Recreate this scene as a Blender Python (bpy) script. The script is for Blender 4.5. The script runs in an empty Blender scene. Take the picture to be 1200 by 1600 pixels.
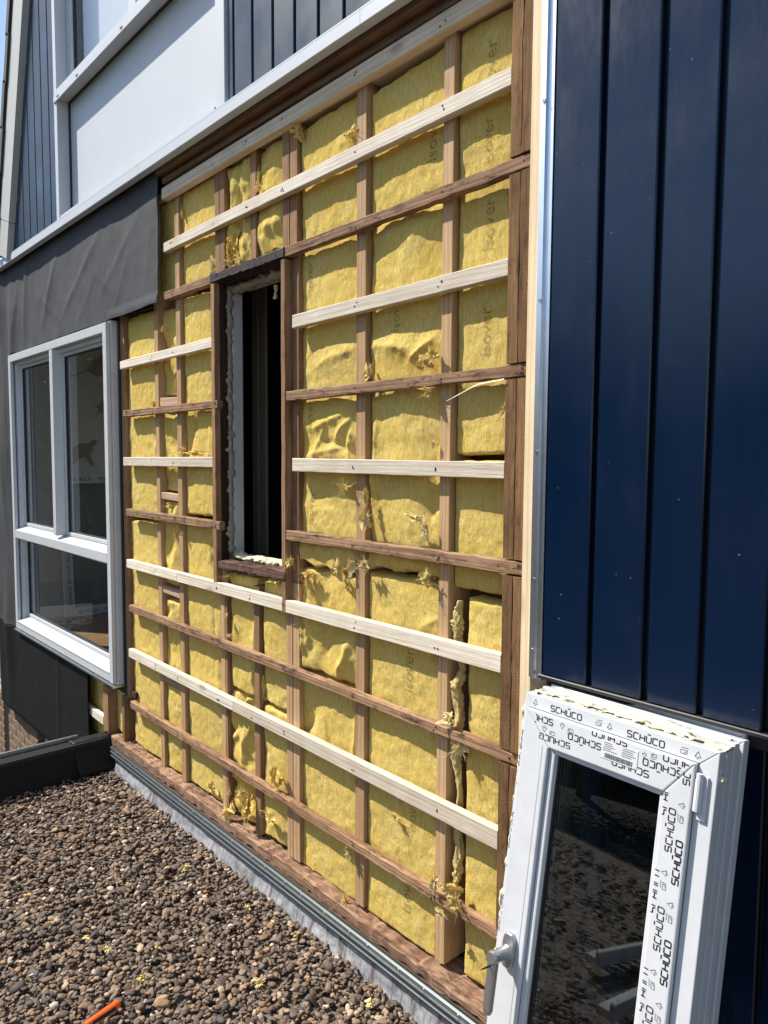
import bpy, bmesh, math, random
import numpy as np
from mathutils import Matrix, Vector

random.seed(7)
RNG = np.random.default_rng(11)
S = bpy.context.scene
COL = S.collection

# ------------------------------------------------------------------ camera, sky, sun, exposure
# wall plane is y = 0 (front of the battens), +x runs along the wall to the right, camera stands on the flat roof
cam = bpy.data.cameras.new('camera')
cam_o = bpy.data.objects.new('camera', cam); COL.objects.link(cam_o)
cam.sensor_fit = 'VERTICAL'; cam.sensor_height = 36.0; cam.lens = 25.52
cam.clip_start = 0.02; cam.clip_end = 3000
_r = ((0.67210567, 0.74042711, 0.00645531), (0.058185, -0.044121, -0.99733036), (-0.73816562, 0.67068699, -0.07273573))
cam_o.matrix_world = Matrix(((_r[0][0], -_r[1][0], -_r[2][0], 0.0), (_r[0][1], -_r[1][1], -_r[2][1], -1.5445),
                             (_r[0][2], -_r[1][2], -_r[2][2], 1.6), (0, 0, 0, 1)))
S.camera = cam_o

SUN = Vector((-1.44, -1.0, 2.15)).normalized()
world = bpy.data.worlds.new('World'); S.world = world; world.use_nodes = True
wn = world.node_tree
sky = wn.nodes.new('ShaderNodeTexSky'); sky.sky_type = 'NISHITA'; sky.sun_disc = False
sky.sun_elevation = math.asin(SUN.z); sky.sun_rotation = math.atan2(SUN.x, SUN.y)
sky.air_density = 1.0; sky.dust_density = 0.6; sky.ozone_density = 1.2
bg = wn.nodes['Background']; bg.inputs[1].default_value = 0.125
wn.links.new(sky.outputs[0], bg.inputs[0])
sun = bpy.data.lights.new('sun', 'SUN'); sun.energy = 4.6; sun.angle = math.radians(0.53); sun.color = (1.0, 0.95, 0.87)
sun_o = bpy.data.objects.new('sun', sun); COL.objects.link(sun_o)
sun_o.rotation_euler = SUN.to_track_quat('Z', 'Y').to_euler(); sun_o.location = SUN * 30
S.view_settings.view_transform = 'Standard'; S.view_settings.look = 'None'
S.view_settings.gamma = 1.0; S.view_settings.use_curve_mapping = False
S.view_settings.exposure = 0.76

# ------------------------------------------------------------------ helpers
def lnk(o):
    COL.objects.link(o); return o
def tag(o, label=None, cat=None, group=None, kind=None):
    if label: o['label'] = label
    if cat: o['category'] = cat
    if group: o['group'] = group
    if kind: o['kind'] = kind
    return o
def empty(name, loc=(0, 0, 0), label=None, cat=None, group=None, mw=None):
    o = bpy.data.objects.new(name, None); lnk(o); o.empty_display_size = 0.1
    if mw is not None: o.matrix_world = mw
    else: o.location = loc
    return tag(o, label, cat, group)
def mk(name, verts, faces, mat, parent=None, smooth=False, local=False):
    """one mesh object; verts in world space (made relative to the thing's base) unless local"""
    me = bpy.data.meshes.new(name)
    v = np.asarray(verts, dtype=np.float64)
    off = np.zeros(3)
    if parent is not None and not local:
        q = parent
        while q is not None: off += np.array(q.location); q = q.parent
    me.from_pydata((v - off).tolist(), [], faces)
    if smooth: me.polygons.foreach_set('use_smooth', [True] * len(me.polygons))
    if mat: me.materials.append(mat)
    me.update()
    o = bpy.data.objects.new(name, me); lnk(o)
    if parent is not None: o.parent = parent
    return o
BOXF = [(0, 3, 2, 1), (4, 5, 6, 7), (0, 1, 5, 4), (1, 2, 6, 5), (2, 3, 7, 6), (3, 0, 4, 7)]
def boxvf(a, b):
    (x0, y0, z0), (x1, y1, z1) = a, b
    return [(x0, y0, z0), (x1, y0, z0), (x1, y1, z0), (x0, y1, z0), (x0, y0, z1), (x1, y0, z1), (x1, y1, z1), (x0, y1, z1)], BOXF
def loftvf(prof, rings_pos, caps=True):
    """prof(i, t) -> list of points of ring i (same count)"""
    V = []; F = []; n = None
    for i, t in enumerate(rings_pos):
        ring = prof(i, t); n = len(ring); V += ring
        if i:
            for k in range(n):
                F.append(((i-1)*n+k, (i-1)*n+(k+1) % n, i*n+(k+1) % n, i*n+k))
    if caps:
        F.append(tuple(range(n-1, -1, -1))); m = (len(rings_pos)-1)*n
        F.append(tuple(m+k for k in range(n)))
    return V, F
def chamf(u0, u1, v0, v1, c, ju=None):
    return [(u0+c, v0), (u1-c, v0), (u1, v0+c), (u1, v1-c), (u1-c, v1), (u0+c, v1), (u0, v1-c), (u0, v0+c)]
def bar_x(name, x0, x1, zl, zr, y0, y1, mat, parent, c=0.002, jit=0.0, step=0.05, local=False, seed=0):
    """beam along x; zl=(bottom, top) at x0, zr at x1"""
    rg = np.random.default_rng(abs(hash((round(x0, 3), round(zl[0], 3), seed))) % 2**32)
    n = max(1, int(abs(x1-x0)/step)) if jit else 1
    ts = [i/n for i in range(n+1)]
    def pr(i, t):
        x = x0+(x1-x0)*t; b = zl[0]+(zr[0]-zl[0])*t; tp = zl[1]+(zr[1]-zl[1])*t
        j = rg.normal(0, jit, 16) if jit else np.zeros(16)
        cc = c*(1+abs(j[0])*250) if jit else c
        p = chamf(b+j[1], tp+j[2], y0+j[3]*0.4, y1, cc)
        return [(x, v, u) for (u, v) in p]
    V, F = loftvf(pr, ts)
    return mk(name, V, F, mat, parent, local=local)
def bar_z(name, xl, xr, z0, z1, y0, y1, mat, parent, c=0.002, jit=0.0, step=0.06, lean=0.0, local=False, seed=0):
    rg = np.random.default_rng(abs(hash((round(xl, 3), round(z0, 3), seed))) % 2**32)
    n = max(1, int(abs(z1-z0)/step)) if jit else 1
    ts = [i/n for i in range(n+1)]
    def pr(i, t):
        z = z0+(z1-z0)*t; dx = lean*(t-0.5)
        j = rg.normal(0, jit, 8) if jit else np.zeros(8)
        p = chamf(xl+dx+j[1], xr+dx+j[2], y0+j[3]*0.4, y1, c*(1+abs(j[0])*250) if jit else c)
        return [(u, v, z) for (u, v) in p][::-1]
    V, F = loftvf(pr, ts)
    return mk(name, V, F, mat, parent, local=local)
def bbox(name, a, b, mat, parent=None, bevel=0.002, local=False, seg=1):
    bm = bmesh.new(); V, F = boxvf(a, b)
    vs = [bm.verts.new(v) for v in V]
    for f in F: bm.faces.new([vs[i] for i in f])
    bmesh.ops.recalc_face_normals(bm, faces=bm.faces)
    if bevel > 0: bmesh.ops.bevel(bm, geom=bm.edges[:], offset=bevel, segments=seg, affect='EDGES', profile=0.5)
    V = [v.co[:] for v in bm.verts]; bm.verts.index_update(); F = [tuple(v.index for v in f.verts) for f in bm.faces]
    bm.free()
    return mk(name, V, F, mat, parent, local=local)

def _h(ix, iy, s):
    n = (ix*374761393 + iy*668265263 + s*2147483647) & 0xffffffff
    n = ((n ^ (n >> 13))*1274126177) & 0xffffffff
    return ((n ^ (n >> 16)) & 0xffff)/65535.0*2-1
def vn(x, y, s=0):
    """value noise, numpy, -1..1"""
    x = np.asarray(x, float)+100.0; y = np.asarray(y, float)+100.0
    ix = np.floor(x).astype(np.int64); iy = np.floor(y).astype(np.int64)
    fx = x-ix; fy = y-iy; fx = fx*fx*(3-2*fx); fy = fy*fy*(3-2*fy)
    a = _h(ix, iy, s); b = _h(ix+1, iy, s); c = _h(ix, iy+1, s); d = _h(ix+1, iy+1, s)
    return (a*(1-fx)+b*fx)*(1-fy)+(c*(1-fx)+d*fx)*fy
def fbm(x, y, s=0, o=3):
    r = 0; a = 1.0; f = 1.0
    for k in range(o):
        r = r+a*vn(x*f, y*f, s+k*17); a *= 0.5; f *= 2.03
    return r

def _hs(ix, iy, s):
    n = (ix*374761393 + iy*668265263 + s*2147483647) & 0xffffffff
    n = ((n ^ (n >> 13))*1274126177) & 0xffffffff
    return ((n ^ (n >> 16)) & 0xffff)/65535.0*2-1
def svn(x, y, s=0):
    x += 100.0; y += 100.0; ix = math.floor(x); iy = math.floor(y); fx = x-ix; fy = y-iy; fx = fx*fx*(3-2*fx); fy = fy*fy*(3-2*fy)
    return (_hs(ix, iy, s)*(1-fx)+_hs(ix+1, iy, s)*fx)*(1-fy)+(_hs(ix, iy+1, s)*(1-fx)+_hs(ix+1, iy+1, s)*fx)*fy
def sfbm(x, y, s=0, o=3):
    r = 0.0; a = 1.0; f = 1.0
    for k in range(o): r += a*svn(x*f, y*f, s+k*17); a *= 0.5; f *= 2.03
    return r

# ------------------------------------------------------------------ materials
class NT:
    def __init__(s, name):
        s.m = bpy.data.materials.new(name); s.m.use_nodes = True; s.t = s.m.node_tree
        s.b = s.t.nodes['Principled BSDF']; s.out = s.t.nodes['Material Output']
    def n(s, typ, ins=None, **kw):
        d = s.t.nodes.new(typ)
        for k, v in kw.items(): setattr(d, k, v)
        for k, v in (ins or {}).items():
            if hasattr(v, 'is_linked') or isinstance(v, bpy.types.NodeSocket): s.t.links.new(v, d.inputs[k])
            else: d.inputs[k].default_value = v
        return d
    def set(s, **kw):
        for k, v in kw.items():
            k = k.replace('_', ' ')
            if isinstance(v, bpy.types.NodeSocket): s.t.links.new(v, s.b.inputs[k])
            else: s.b.inputs[k].default_value = v
        return s.m
    def ramp(s, fac, stops, interp='LINEAR'):
        r = s.n('ShaderNodeValToRGB', {0: fac}); e = r.color_ramp.elements; r.color_ramp.interpolation = interp
        while len(e) < len(stops): e.new(0.5)
        for q, (p, c) in zip(e, stops): q.position = p; q.color = (*c, 1) if len(c) == 3 else c
        return r.outputs[0]
    def coords(s, scale=(1, 1, 1), rnd=7.0, rot=(0, 0, 0)):
        tc = s.n('ShaderNodeTexCoord'); oi = s.n('ShaderNodeObjectInfo')
        v = tc.outputs['Object']
        if rnd:
            k = s.n('ShaderNodeMath', {0: oi.outputs['Random'], 1: rnd}, operation='MULTIPLY')
            cb = s.n('ShaderNodeCombineXYZ', {0: k.outputs[0], 1: k.outputs[0], 2: k.outputs[0]})
            v = s.n('ShaderNodeVectorMath', {0: v, 1: cb.outputs[0]}, operation='ADD').outputs[0]
        return s.n('ShaderNodeMapping', {0: v, 2: rot, 3: scale}).outputs[0]
    def noise(s, vec, scale, detail=4, rough=0.55, dist=0.0):
        return s.n('ShaderNodeTexNoise', {'Vector': vec, 'Scale': scale, 'Detail': detail, 'Roughness': rough, 'Distortion': dist}).outputs[0]
    def mix(s, fac, a, b, mode='MIX'):
        d = s.n('ShaderNodeMix', data_type='RGBA', blend_type=mode)
        for k, v in ((0, fac), (6, a), (7, b)):
            if isinstance(v, bpy.types.NodeSocket): s.t.links.new(v, d.inputs[k])
            else: d.inputs[k].default_value = v if not isinstance(v, tuple) or len(v) == 4 else (*v, 1)
        return d.outputs[2]
    def math(s, op, a, b=0.0):
        return s.n('ShaderNodeMath', {0: a, 1: b}, operation=op).outputs[0]
    def bump(s, h, strength=0.3, dist=0.002, normal=None):
        ins = {'Height': h, 'Strength': strength, 'Distance': dist}
        if normal is not None: ins['Normal'] = normal
        return s.n('ShaderNodeBump', ins).outputs[0]

def plain(name, col, rough=0.5, metal=0.0, dirt=0.0, dscale=20, bump=0.0, bscale=80, spec=0.5):
    m = NT(name); v = m.coords(rnd=3.0)
    c = (*col, 1)
    if dirt:
        f = m.ramp(m.noise(v, dscale, 5, 0.65), [(0.35, (0, 0, 0)), (0.75, (1, 1, 1))])
        c = m.mix(m.math('MULTIPLY', f, dirt), c, (col[0]*0.5, col[1]*0.47, col[2]*0.42, 1))
    m.set(Base_Color=c, Roughness=rough, Metallic=metal, Specular_IOR_Level=spec)
    if bump: m.set(Normal=m.bump(m.noise(v, bscale, 4, 0.6), bump, 0.003))
    return m.m
def wood(name, c_dark, c_mid, c_light, axis='x', rough=0.75, grain=1.0, stain=0.0, stain_col=(0.02, 0.012, 0.01), knots=0.0, saw=0.25, contrast=1.0, band=1.0):
    m = NT(name)
    st = (0.05, 1, 1) if axis == 'x' else (1, 1, 0.05)
    v = m.coords(st, 9.0)
    warp = m.noise(m.coords((0.6, 3, 3) if axis == 'x' else (3, 3, 0.6), 9.0), 3.0, 2)
    n1 = m.noise(v, 55*grain, 5, 0.6, 0.6)
    n2 = m.noise(v, 260*grain, 3, 0.6)
    w = m.n('ShaderNodeTexWave', {'Vector': v, 'Scale': 22*grain, 'Distortion': 9.0, 'Detail': 3, 'Detail Scale': 1.2}, bands_direction='Z' if axis == 'x' else 'X').outputs['Fac']
    f = m.math('ADD', m.math('MULTIPLY', n1, 0.55), m.math('MULTIPLY', w, 0.28*band))
    f = m.math('ADD', f, m.math('MULTIPLY', n2, 0.25))
    f = m.math('ADD', f, m.math('MULTIPLY', warp, 0.25))
    lo, hi = 0.66-0.33*contrast, 0.66+0.33*contrast
    c = m.ramp(f, [(max(lo, 0), c_dark), (0.64, c_mid), (min(hi, 1), c_light)])
    vv = m.coords((1, 1, 1), 9.0)
    blot = m.noise(vv, 7, 3)
    c = m.mix(m.ramp(blot, [(0.35, (0, 0, 0)), (0.7, (0.45, 0.45, 0.45))]), c, (*c_dark, 1))
    if stain:
        sn = m.ramp(m.noise(m.coords((0.35, 1, 1) if axis == 'x' else (1, 1, 0.35), 9.0), 45, 5, 0.7), [(0.52, (0, 0, 0)), (0.66, (1, 1, 1))])
        c = m.mix(m.math('MULTIPLY', sn, stain), c, (*stain_col, 1))
    if knots:
        vo = m.n('ShaderNodeTexVoronoi', {'Vector': m.coords((0.42, 1, 1) if axis == 'x' else (1, 1, 0.42), 9.0), 'Scale': 6.5, 'Randomness': 1.0})
        k = m.ramp(vo.outputs['Distance'], [(0.06, (1, 1, 1)), (0.085, (0.45, 0.45, 0.45)), (0.15, (0, 0, 0))])
        c = m.mix(m.math('MULTIPLY', k, knots), c, (0.22, 0.10, 0.045, 1))
    oi = m.n('ShaderNodeObjectInfo'); var = m.ramp(oi.outputs['Random'], [(0.0, (0.78, 0.75, 0.72)), (0.5, (1, 1, 1)), (1.0, (1.12, 1.10, 1.05))]); c = m.mix(1.0, c, var, 'MULTIPLY')
    h = m.math('ADD', n2, m.math('MULTIPLY', n1, 0.8))
    if saw:
        sw = m.n('ShaderNodeTexNoise', {'Vector': m.coords((1, 1, 1), 3), 'Scale': 420, 'Detail': 2}).outputs[0]
        h = m.math('ADD', h, m.math('MULTIPLY', sw, saw*2))
    m.set(Base_Color=c, Roughness=rough, Specular_IOR_Level=0.3, Normal=m.bump(h, 0.45, 0.0025))
    return m.m

M = {}
M['old_x'] = wood('old_brown_batten', (0.12, 0.061, 0.032), (0.30, 0.172, 0.094), (0.50, 0.325, 0.19), 'x', 0.85, 1.0, 0.85, (0.045, 0.02, 0.014), saw=1.2)
M['old_z'] = wood('old_brown_jamb', (0.15, 0.076, 0.036), (0.30, 0.168, 0.083), (0.43, 0.265, 0.14), 'z', 0.85, 1.0, 0.3, (0.03, 0.013, 0.012), saw=0.4)
M['new_x'] = wood('new_pale_batten', (0.50, 0.41, 0.30), (0.70, 0.62, 0.50), (0.80, 0.74, 0.64), 'x', 0.7, 0.9, 0.1, (0.35, 0.22, 0.12), knots=0.55, saw=0.25, contrast=0.9)
M['beam_x'] = wood('top_beam_pine', (0.48, 0.36, 0.23), (0.64, 0.52, 0.37), (0.74, 0.63, 0.49), 'x', 0.7, 0.8, 0.0, knots=0.5)
M['stud'] = wood('tan_stud', (0.35, 0.205, 0.098), (0.49, 0.315, 0.158), (0.60, 0.415, 0.228), 'z', 0.7, 0.8, 0.06, (0.15, 0.07, 0.03), knots=0.35, saw=0.1, contrast=0.9)
M['nog'] = wood('tan_noggin', (0.33, 0.20, 0.12), (0.47, 0.32, 0.20), (0.58, 0.43, 0.29), 'x', 0.7, 0.8, 0.06, (0.15, 0.07, 0.03), saw=0.1)
M['post'] = wood('rough_brown_post', (0.085, 0.042, 0.018), (0.25, 0.138, 0.060), (0.48, 0.30, 0.135), 'z', 0.95, 1.0, 0.55, (0.045, 0.02, 0.01), saw=2.2, contrast=1.0, band=0.35)
M['pale_z'] = wood('pale_corner_batten', (0.55, 0.41, 0.24), (0.70, 0.55, 0.35), (0.78, 0.65, 0.46), 'z', 0.7, 0.7, 0.0, knots=0.3)
M['dark_x'] = wood('tarred_header', (0.018, 0.010, 0.012), (0.045, 0.027, 0.027), (0.10, 0.065, 0.06), 'x', 0.7, 1.0, 0.35, (0.008, 0.006, 0.007), saw=0.7)
M['dark_z'] = wood('tarred_jamb', (0.016, 0.008, 0.006), (0.04, 0.02, 0.014), (0.075, 0.04, 0.028), 'z', 0.75, 1.0, 0.3, (0.008, 0.006, 0.007), saw=0.6)
M['soffit'] = wood('soffit_wood', (0.07, 0.032, 0.015), (0.16, 0.08, 0.035), (0.25, 0.135, 0.06), 'x', 0.7, 0.7, 0.3)
M['plate'] = wood('weathered_plate', (0.10, 0.052, 0.033), (0.28, 0.162, 0.10), (0.50, 0.34, 0.22), 'x', 0.95, 1.2, 0.75, (0.035, 0.018, 0.012), saw=2.0)
M['dark_rough'] = wood('weathered_sill', (0.05, 0.025, 0.018), (0.13, 0.07, 0.05), (0.26, 0.155, 0.11), 'x', 0.9, 1.0, 0.6, (0.02, 0.01, 0.009), saw=1.0)
M['backing'] = plain('inner_sheathing', (0.09, 0.05, 0.03), 0.9, dirt=0.4)
M['nail'] = plain('nail_steel', (0.035, 0.028, 0.026), 0.55, 0.6)
M['screw'] = plain('bright_screw', (0.6, 0.6, 0.6), 0.3, 1.0)
M['white'] = plain('white_upvc', (0.565, 0.575, 0.58), 0.3, dirt=0.2, dscale=14)
M['white_mat'] = plain('white_panel_paint', (0.52, 0.54, 0.555), 0.5, dirt=0.07, dscale=5)
M['cream'] = plain('cream_verge_paint', (0.46, 0.455, 0.41), 0.5, dirt=0.12, dscale=8)
M['gasket'] = plain('black_gasket', (0.012, 0.012, 0.012), 0.5)
M['tile'] = plain('dark_roof_tile', (0.05, 0.042, 0.036), 0.8, dirt=0.4, bump=0.4)
M['alu'] = plain('aluminium', (0.72, 0.74, 0.77), 0.32, 1.0, dirt=0.15, dscale=14)
M['alu_dull'] = plain('silver_handle', (0.42, 0.42, 0.42), 0.38, 0.85)
M['profile'] = plain('dark_green_grey_profile', (0.05, 0.062, 0.062), 0.35, 0.55, dirt=0.4, dscale=25)
M['profile_lip'] = plain('grey_profile_lip', (0.28, 0.31, 0.32), 0.35, 0.7, dirt=0.5, dscale=35)
M['bitumen'] = plain('black_bitumen', (0.011, 0.0108, 0.0105), 0.8, dirt=0.3, bump=0.5, bscale=140, spec=0.25)
M['foam_old'] = plain('grey_foam', (0.38, 0.35, 0.27), 0.95, dirt=0.6, dscale=35, bump=1.0, bscale=60)
M['foam_pale'] = plain('pale_foam', (0.76, 0.68, 0.44), 0.95, dirt=0.3, dscale=40, bump=1.0, bscale=70)
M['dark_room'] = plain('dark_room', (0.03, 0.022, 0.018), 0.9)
M['curtain'] = plain('grey_curtain', (0.30, 0.27, 0.22), 0.9)
M['mural'] = plain('mural_brown', (0.36, 0.27, 0.19), 0.9, dirt=0.5, dscale=30)
M['plaster'] = plain('interior_plaster', (0.56, 0.54, 0.50), 0.9, dirt=0.12, dscale=4)
M['pipe'] = plain('grey_downpipe', (0.20, 0.20, 0.20), 0.45, dirt=0.2)
M['ink'] = plain('black_ink', (0.02, 0.02, 0.022), 0.5)
M['ink_grey'] = plain('grey_ink', (0.10, 0.10, 0.105), 0.5)
M['tape'] = plain('white_tape', (0.60, 0.60, 0.59), 0.25, dirt=0.08, dscale=25)
M['orange'] = plain('orange_grip', (0.85, 0.12, 0.015), 0.38)
M['blackgrip'] = plain('black_grip', (0.015, 0.015, 0.016), 0.5)
M['steel'] = plain('tool_steel', (0.5, 0.5, 0.5), 0.25, 1.0)
M['red'] = plain('red_strap', (0.55, 0.02, 0.03), 0.5)

def m_wool(name, tint=(1, 1, 1), pale=0.0):
    m = NT(name)
    v = m.coords((1, 1, 1), 5.0)
    fib = m.coords((1.0, 1.0, 0.28), 5.0, (0, math.radians(24), 0))
    fib2 = m.coords((1.0, 1.0, 0.28), 5.0, (0, math.radians(-52), 0))
    f1 = m.noise(fib, 120, 6, 0.8, 0.8); f2 = m.noise(fib2, 160, 6, 0.8, 0.8)
    big = m.noise(v, 6, 4, 0.6); mid = m.noise(v, 38, 4, 0.6)
    k = m.math('ADD', m.math('MULTIPLY', f1, 0.5), m.math('MULTIPLY', f2, 0.5))
    c = m.ramp(k, [(0.36, (0.56, 0.365, 0.068)), (0.5, (0.80, 0.60, 0.175)), (0.63, (0.92, 0.79, 0.35))])
    c = m.mix(m.ramp(big, [(0.38, (0, 0, 0)), (0.72, (0.55, 0.55, 0.55))]), c, (0.79, 0.52, 0.085, 1))
    c = m.mix(m.ramp(mid, [(0.55, (0, 0, 0)), (0.8, (0.35, 0.35, 0.35))]), c, (0.80, 0.69, 0.29, 1))
    if pale: c = m.mix(pale, c, (0.84, 0.76, 0.48, 1))
    c = m.mix(1.0, c, (*tint, 1), 'MULTIPLY')
    h = m.math('ADD', m.math('MULTIPLY', k, 1.0), m.math('MULTIPLY', mid, 0.45))
    nb = m.bump(h, 1.0, 0.008)
    m.set(Base_Color=c, Roughness=1.0, Specular_IOR_Level=0.1, Normal=nb)
    tl = m.n('ShaderNodeBsdfTranslucent', {'Color': (0.80, 0.50, 0.10, 1)}); mx = m.n('ShaderNodeMixShader', {0: 0.16, 1: m.b.outputs[0], 2: tl.outputs[0]}); m.t.links.new(mx.outputs[0], m.out.inputs[0])
    return m.m
M['wool'] = m_wool('yellow_glass_wool')
M['wool_pale'] = m_wool('pale_glass_wool', (1, 0.98, 0.92), 0.28)
M['wool_white'] = m_wool('whitish_glass_wool', (1, 0.97, 0.90), 0.62)

M['wool_strip'] = m_wool('old_white_wool', (0.92, 0.88, 0.80), 0.45)
def m_print():
    m = NT('faded_print'); v = m.coords((1, 1, 1), 0)
    f = m.ramp(m.noise(v, 160, 3, 0.7), [(0.3, (0.10, 0.10, 0.10)), (0.65, (0.62, 0.62, 0.62))])
    tr = m.n('ShaderNodeBsdfTransparent'); mx = m.n('ShaderNodeMixShader', {0: f, 1: tr.outputs[0], 2: m.b.outputs[0]})
    m.set(Base_Color=(0.13, 0.11, 0.05, 1), Roughness=1.0, Specular_IOR_Level=0.0)
    m.t.links.new(mx.outputs[0], m.out.inputs[0]); return m.m
M['print'] = m_print()

def m_cladding(name, c1, c2, rough=0.22, smear=0.006):
    m = NT(name)
    v = m.coords((1, 1, 0.04), 6.0); n1 = m.noise(v, 75, 4, 0.6, 0.4); n2 = m.noise(v, 260, 3)
    u = m.coords((1, 1, 1), 6.0); big = m.noise(u, 3.5, 3)
    c = m.mix(n1, (*c1, 1), (*c2, 1))
    vo = m.n('ShaderNodeTexVoronoi', {'Vector': u, 'Scale': 26.0}); sp = m.ramp(vo.outputs['Distance'], [(0.035, (1, 1, 1)), (0.06, (0, 0, 0))])
    pick = m.ramp(m.noise(u, 9, 2), [(0.5, (0, 0, 0)), (0.62, (1, 1, 1))])
    c = m.mix(m.math('MULTIPLY', sp, m.math('MULTIPLY', pick, 0.28)), c, (0.5, 0.52, 0.55, 1))
    r = m.n('ShaderNodeMapRange', {0: big, 1: 0.3, 2: 0.7, 3: rough*0.75, 4: rough*1.5}).outputs[0]
    h = m.math('ADD', m.math('MULTIPLY', n1, 1.0), m.math('MULTIPLY', n2, 0.5))
    sm = m.ramp(m.noise(m.coords((1, 1, 0.3), 6.0), 11, 5, 0.7), [(0.45, (0, 0, 0)), (0.75, (1, 1, 1))]); c = m.mix(m.math('MULTIPLY', sm, smear), c, (0.35, 0.36, 0.37, 1)); r = m.math('ADD', r, m.math('MULTIPLY', sm, 0.12))
    wv = m.bump(m.noise(m.coords((1, 1, 0.25), 6.0), 7, 2), 0.12, 0.012)
    m.set(Base_Color=c, Roughness=r, Specular_IOR_Level=0.42, Normal=m.bump(h, 0.14, 0.0015, wv))
    return m.m
M['navy'] = m_cladding('navy_painted_board', (0.0018, 0.0086, 0.027), (0.0028, 0.0120, 0.036), 0.16, 0.0)
M['slate'] = m_cladding('slate_blue_painted_board', (0.010, 0.026, 0.046), (0.014, 0.033, 0.055), 0.34)

def m_glass(name, tint, refl=1.0):
    m = NT(name); m.t.nodes.remove(m.b)
    ge = m.n('ShaderNodeNewGeometry'); dt = m.n('ShaderNodeVectorMath', {0: ge.outputs['Incoming'], 1: ge.outputs['Normal']}, operation='DOT_PRODUCT').outputs['Value']
    sch = m.math('POWER', m.math('SUBTRACT', 1.0, m.math('ABSOLUTE', dt)), 5.0)      # two-sided Schlick, the pane is a single sheet
    f = m.math('MINIMUM', m.math('MULTIPLY', m.math('ADD', m.math('MULTIPLY', sch, 0.957), 0.043), 1.7*refl), 1.0)
    tr = m.n('ShaderNodeBsdfTransparent', {0: (*tint, 1)}); gl = m.n('ShaderNodeBsdfGlossy', {'Color': (0.95, 0.97, 1, 1), 'Roughness': 0.0})
    mx = m.n('ShaderNodeMixShader', {0: f, 1: tr.outputs[0], 2: gl.outputs[0]}); m.t.links.new(mx.outputs[0], m.out.inputs[0]); return m.m
M['glass'] = m_glass('window_glass', (0.95, 0.97, 0.96), 0.8)
M['glass_dark'] = m_glass('double_glazing', (0.55, 0.6, 0.58))

def m_membrane():
    m = NT('charcoal_membrane'); v = m.coords((1, 1, 1), 0)
    f = m.noise(m.coords((1, 1, 0.4), 0), 240, 4, 0.7); b = m.noise(v, 4, 4, 0.6)
    c = m.mix(m.ramp(b, [(0.35, (0, 0, 0)), (0.7, (1, 1, 1))]), (0.034, 0.034, 0.035, 1), (0.050, 0.050, 0.051, 1))
    c = m.mix(m.ramp(f, [(0.45, (0, 0, 0)), (0.8, (0.4, 0.4, 0.4))]), c, (0.12, 0.12, 0.12, 1))
    m.set(Base_Color=c, Roughness=0.72, Specular_IOR_Level=0.35, Normal=m.bump(f, 0.35, 0.0015)); return m.m
M['membrane'] = m_membrane()
M['rubber'] = plain('black_rubber_sheet', (0.0085, 0.0085, 0.009), 0.6, dirt=0.3, dscale=6, bump=0.25, bscale=30, spec=0.25)
def m_flash():
    m = NT('grey_lead_flashing'); v = m.coords((1, 1, 1), 0)
    n = m.noise(v, 28, 5, 0.7); l = m.noise(m.coords((1, 0.15, 0.15), 0, (0, 0, 0.5)), 60, 3, 0.6)
    c = m.ramp(n, [(0.3, (0.18, 0.18, 0.185)), (0.55, (0.32, 0.32, 0.325)), (0.8, (0.45, 0.45, 0.45))])
    c = m.mix(m.ramp(l, [(0.56, (0, 0, 0)), (0.64, (0.75, 0.75, 0.75))]), c, (0.12, 0.07, 0.07, 1))
    m.set(Base_Color=c, Roughness=0.6, Metallic=0.15, Normal=m.bump(m.math('ADD', n, l), 0.6, 0.006)); return m.m
M['flash'] = m_flash()
def m_gravel():
    m = NT('gravel_stone'); at = m.n('ShaderNodeAttribute', attribute_name='stone'); v = m.coords((1, 1, 1), 0)
    n = m.noise(v, 130, 4, 0.7); c = m.mix(m.ramp(n, [(0.4, (0, 0, 0)), (0.8, (0.5, 0.5, 0.5))]), at.outputs[0], (0.06, 0.045, 0.035, 1))
    m.set(Base_Color=c, Roughness=0.78, Specular_IOR_Level=0.35, Normal=m.bump(n, 0.35, 0.002)); return m.m
M['gravel'] = m_gravel()
def m_deck():
    m = NT('gravel_bed'); v = m.coords((1, 1, 1), 0)
    vo = m.n('ShaderNodeTexVoronoi', {'Vector': v, 'Scale': 48.0}); c = m.ramp(vo.outputs['Color'], [(0.1, (0.04, 0.032, 0.024)), (0.6, (0.15, 0.112, 0.08)), (1, (0.28, 0.22, 0.165))])
    m.set(Base_Color=c, Roughness=0.85, Normal=m.bump(vo.outputs['Distance'], -1.0, 0.01)); return m.m
M['deck'] = m_deck()
def m_ground():
    m = NT('garden_ground'); v = m.coords((1, 1, 1), 0); n = m.noise(v, 0.6, 6, 0.65)
    c = m.ramp(n, [(0.35, (0.03, 0.032, 0.024)), (0.65, (0.06, 0.058, 0.042))]); m.set(Base_Color=c, Roughness=0.95); return m.m
M['ground'] = m_ground()
def m_floor():
    m = NT('room_floor_boards'); v = m.coords((1, 0.06, 1), 5.0); n = m.noise(v, 40, 4)
    m.set(Base_Color=m.ramp(n, [(0.3, (0.16, 0.09, 0.045)), (0.7, (0.32, 0.21, 0.12))]), Roughness=0.35); return m.m
M['floor'] = m_floor()
M['brick'] = plain('brown_brick', (0.20, 0.135, 0.085), 0.9, dirt=0.5, dscale=12, bump=0.5)
M['mortar'] = plain('mortar', (0.30, 0.27, 0.23), 0.95, dirt=0.3)
M['leaf'] = plain('leaf_green', (0.045, 0.085, 0.018), 0.6)
M['leaf2'] = plain('leaf_dark_green', (0.03, 0.062, 0.016), 0.6)
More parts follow.
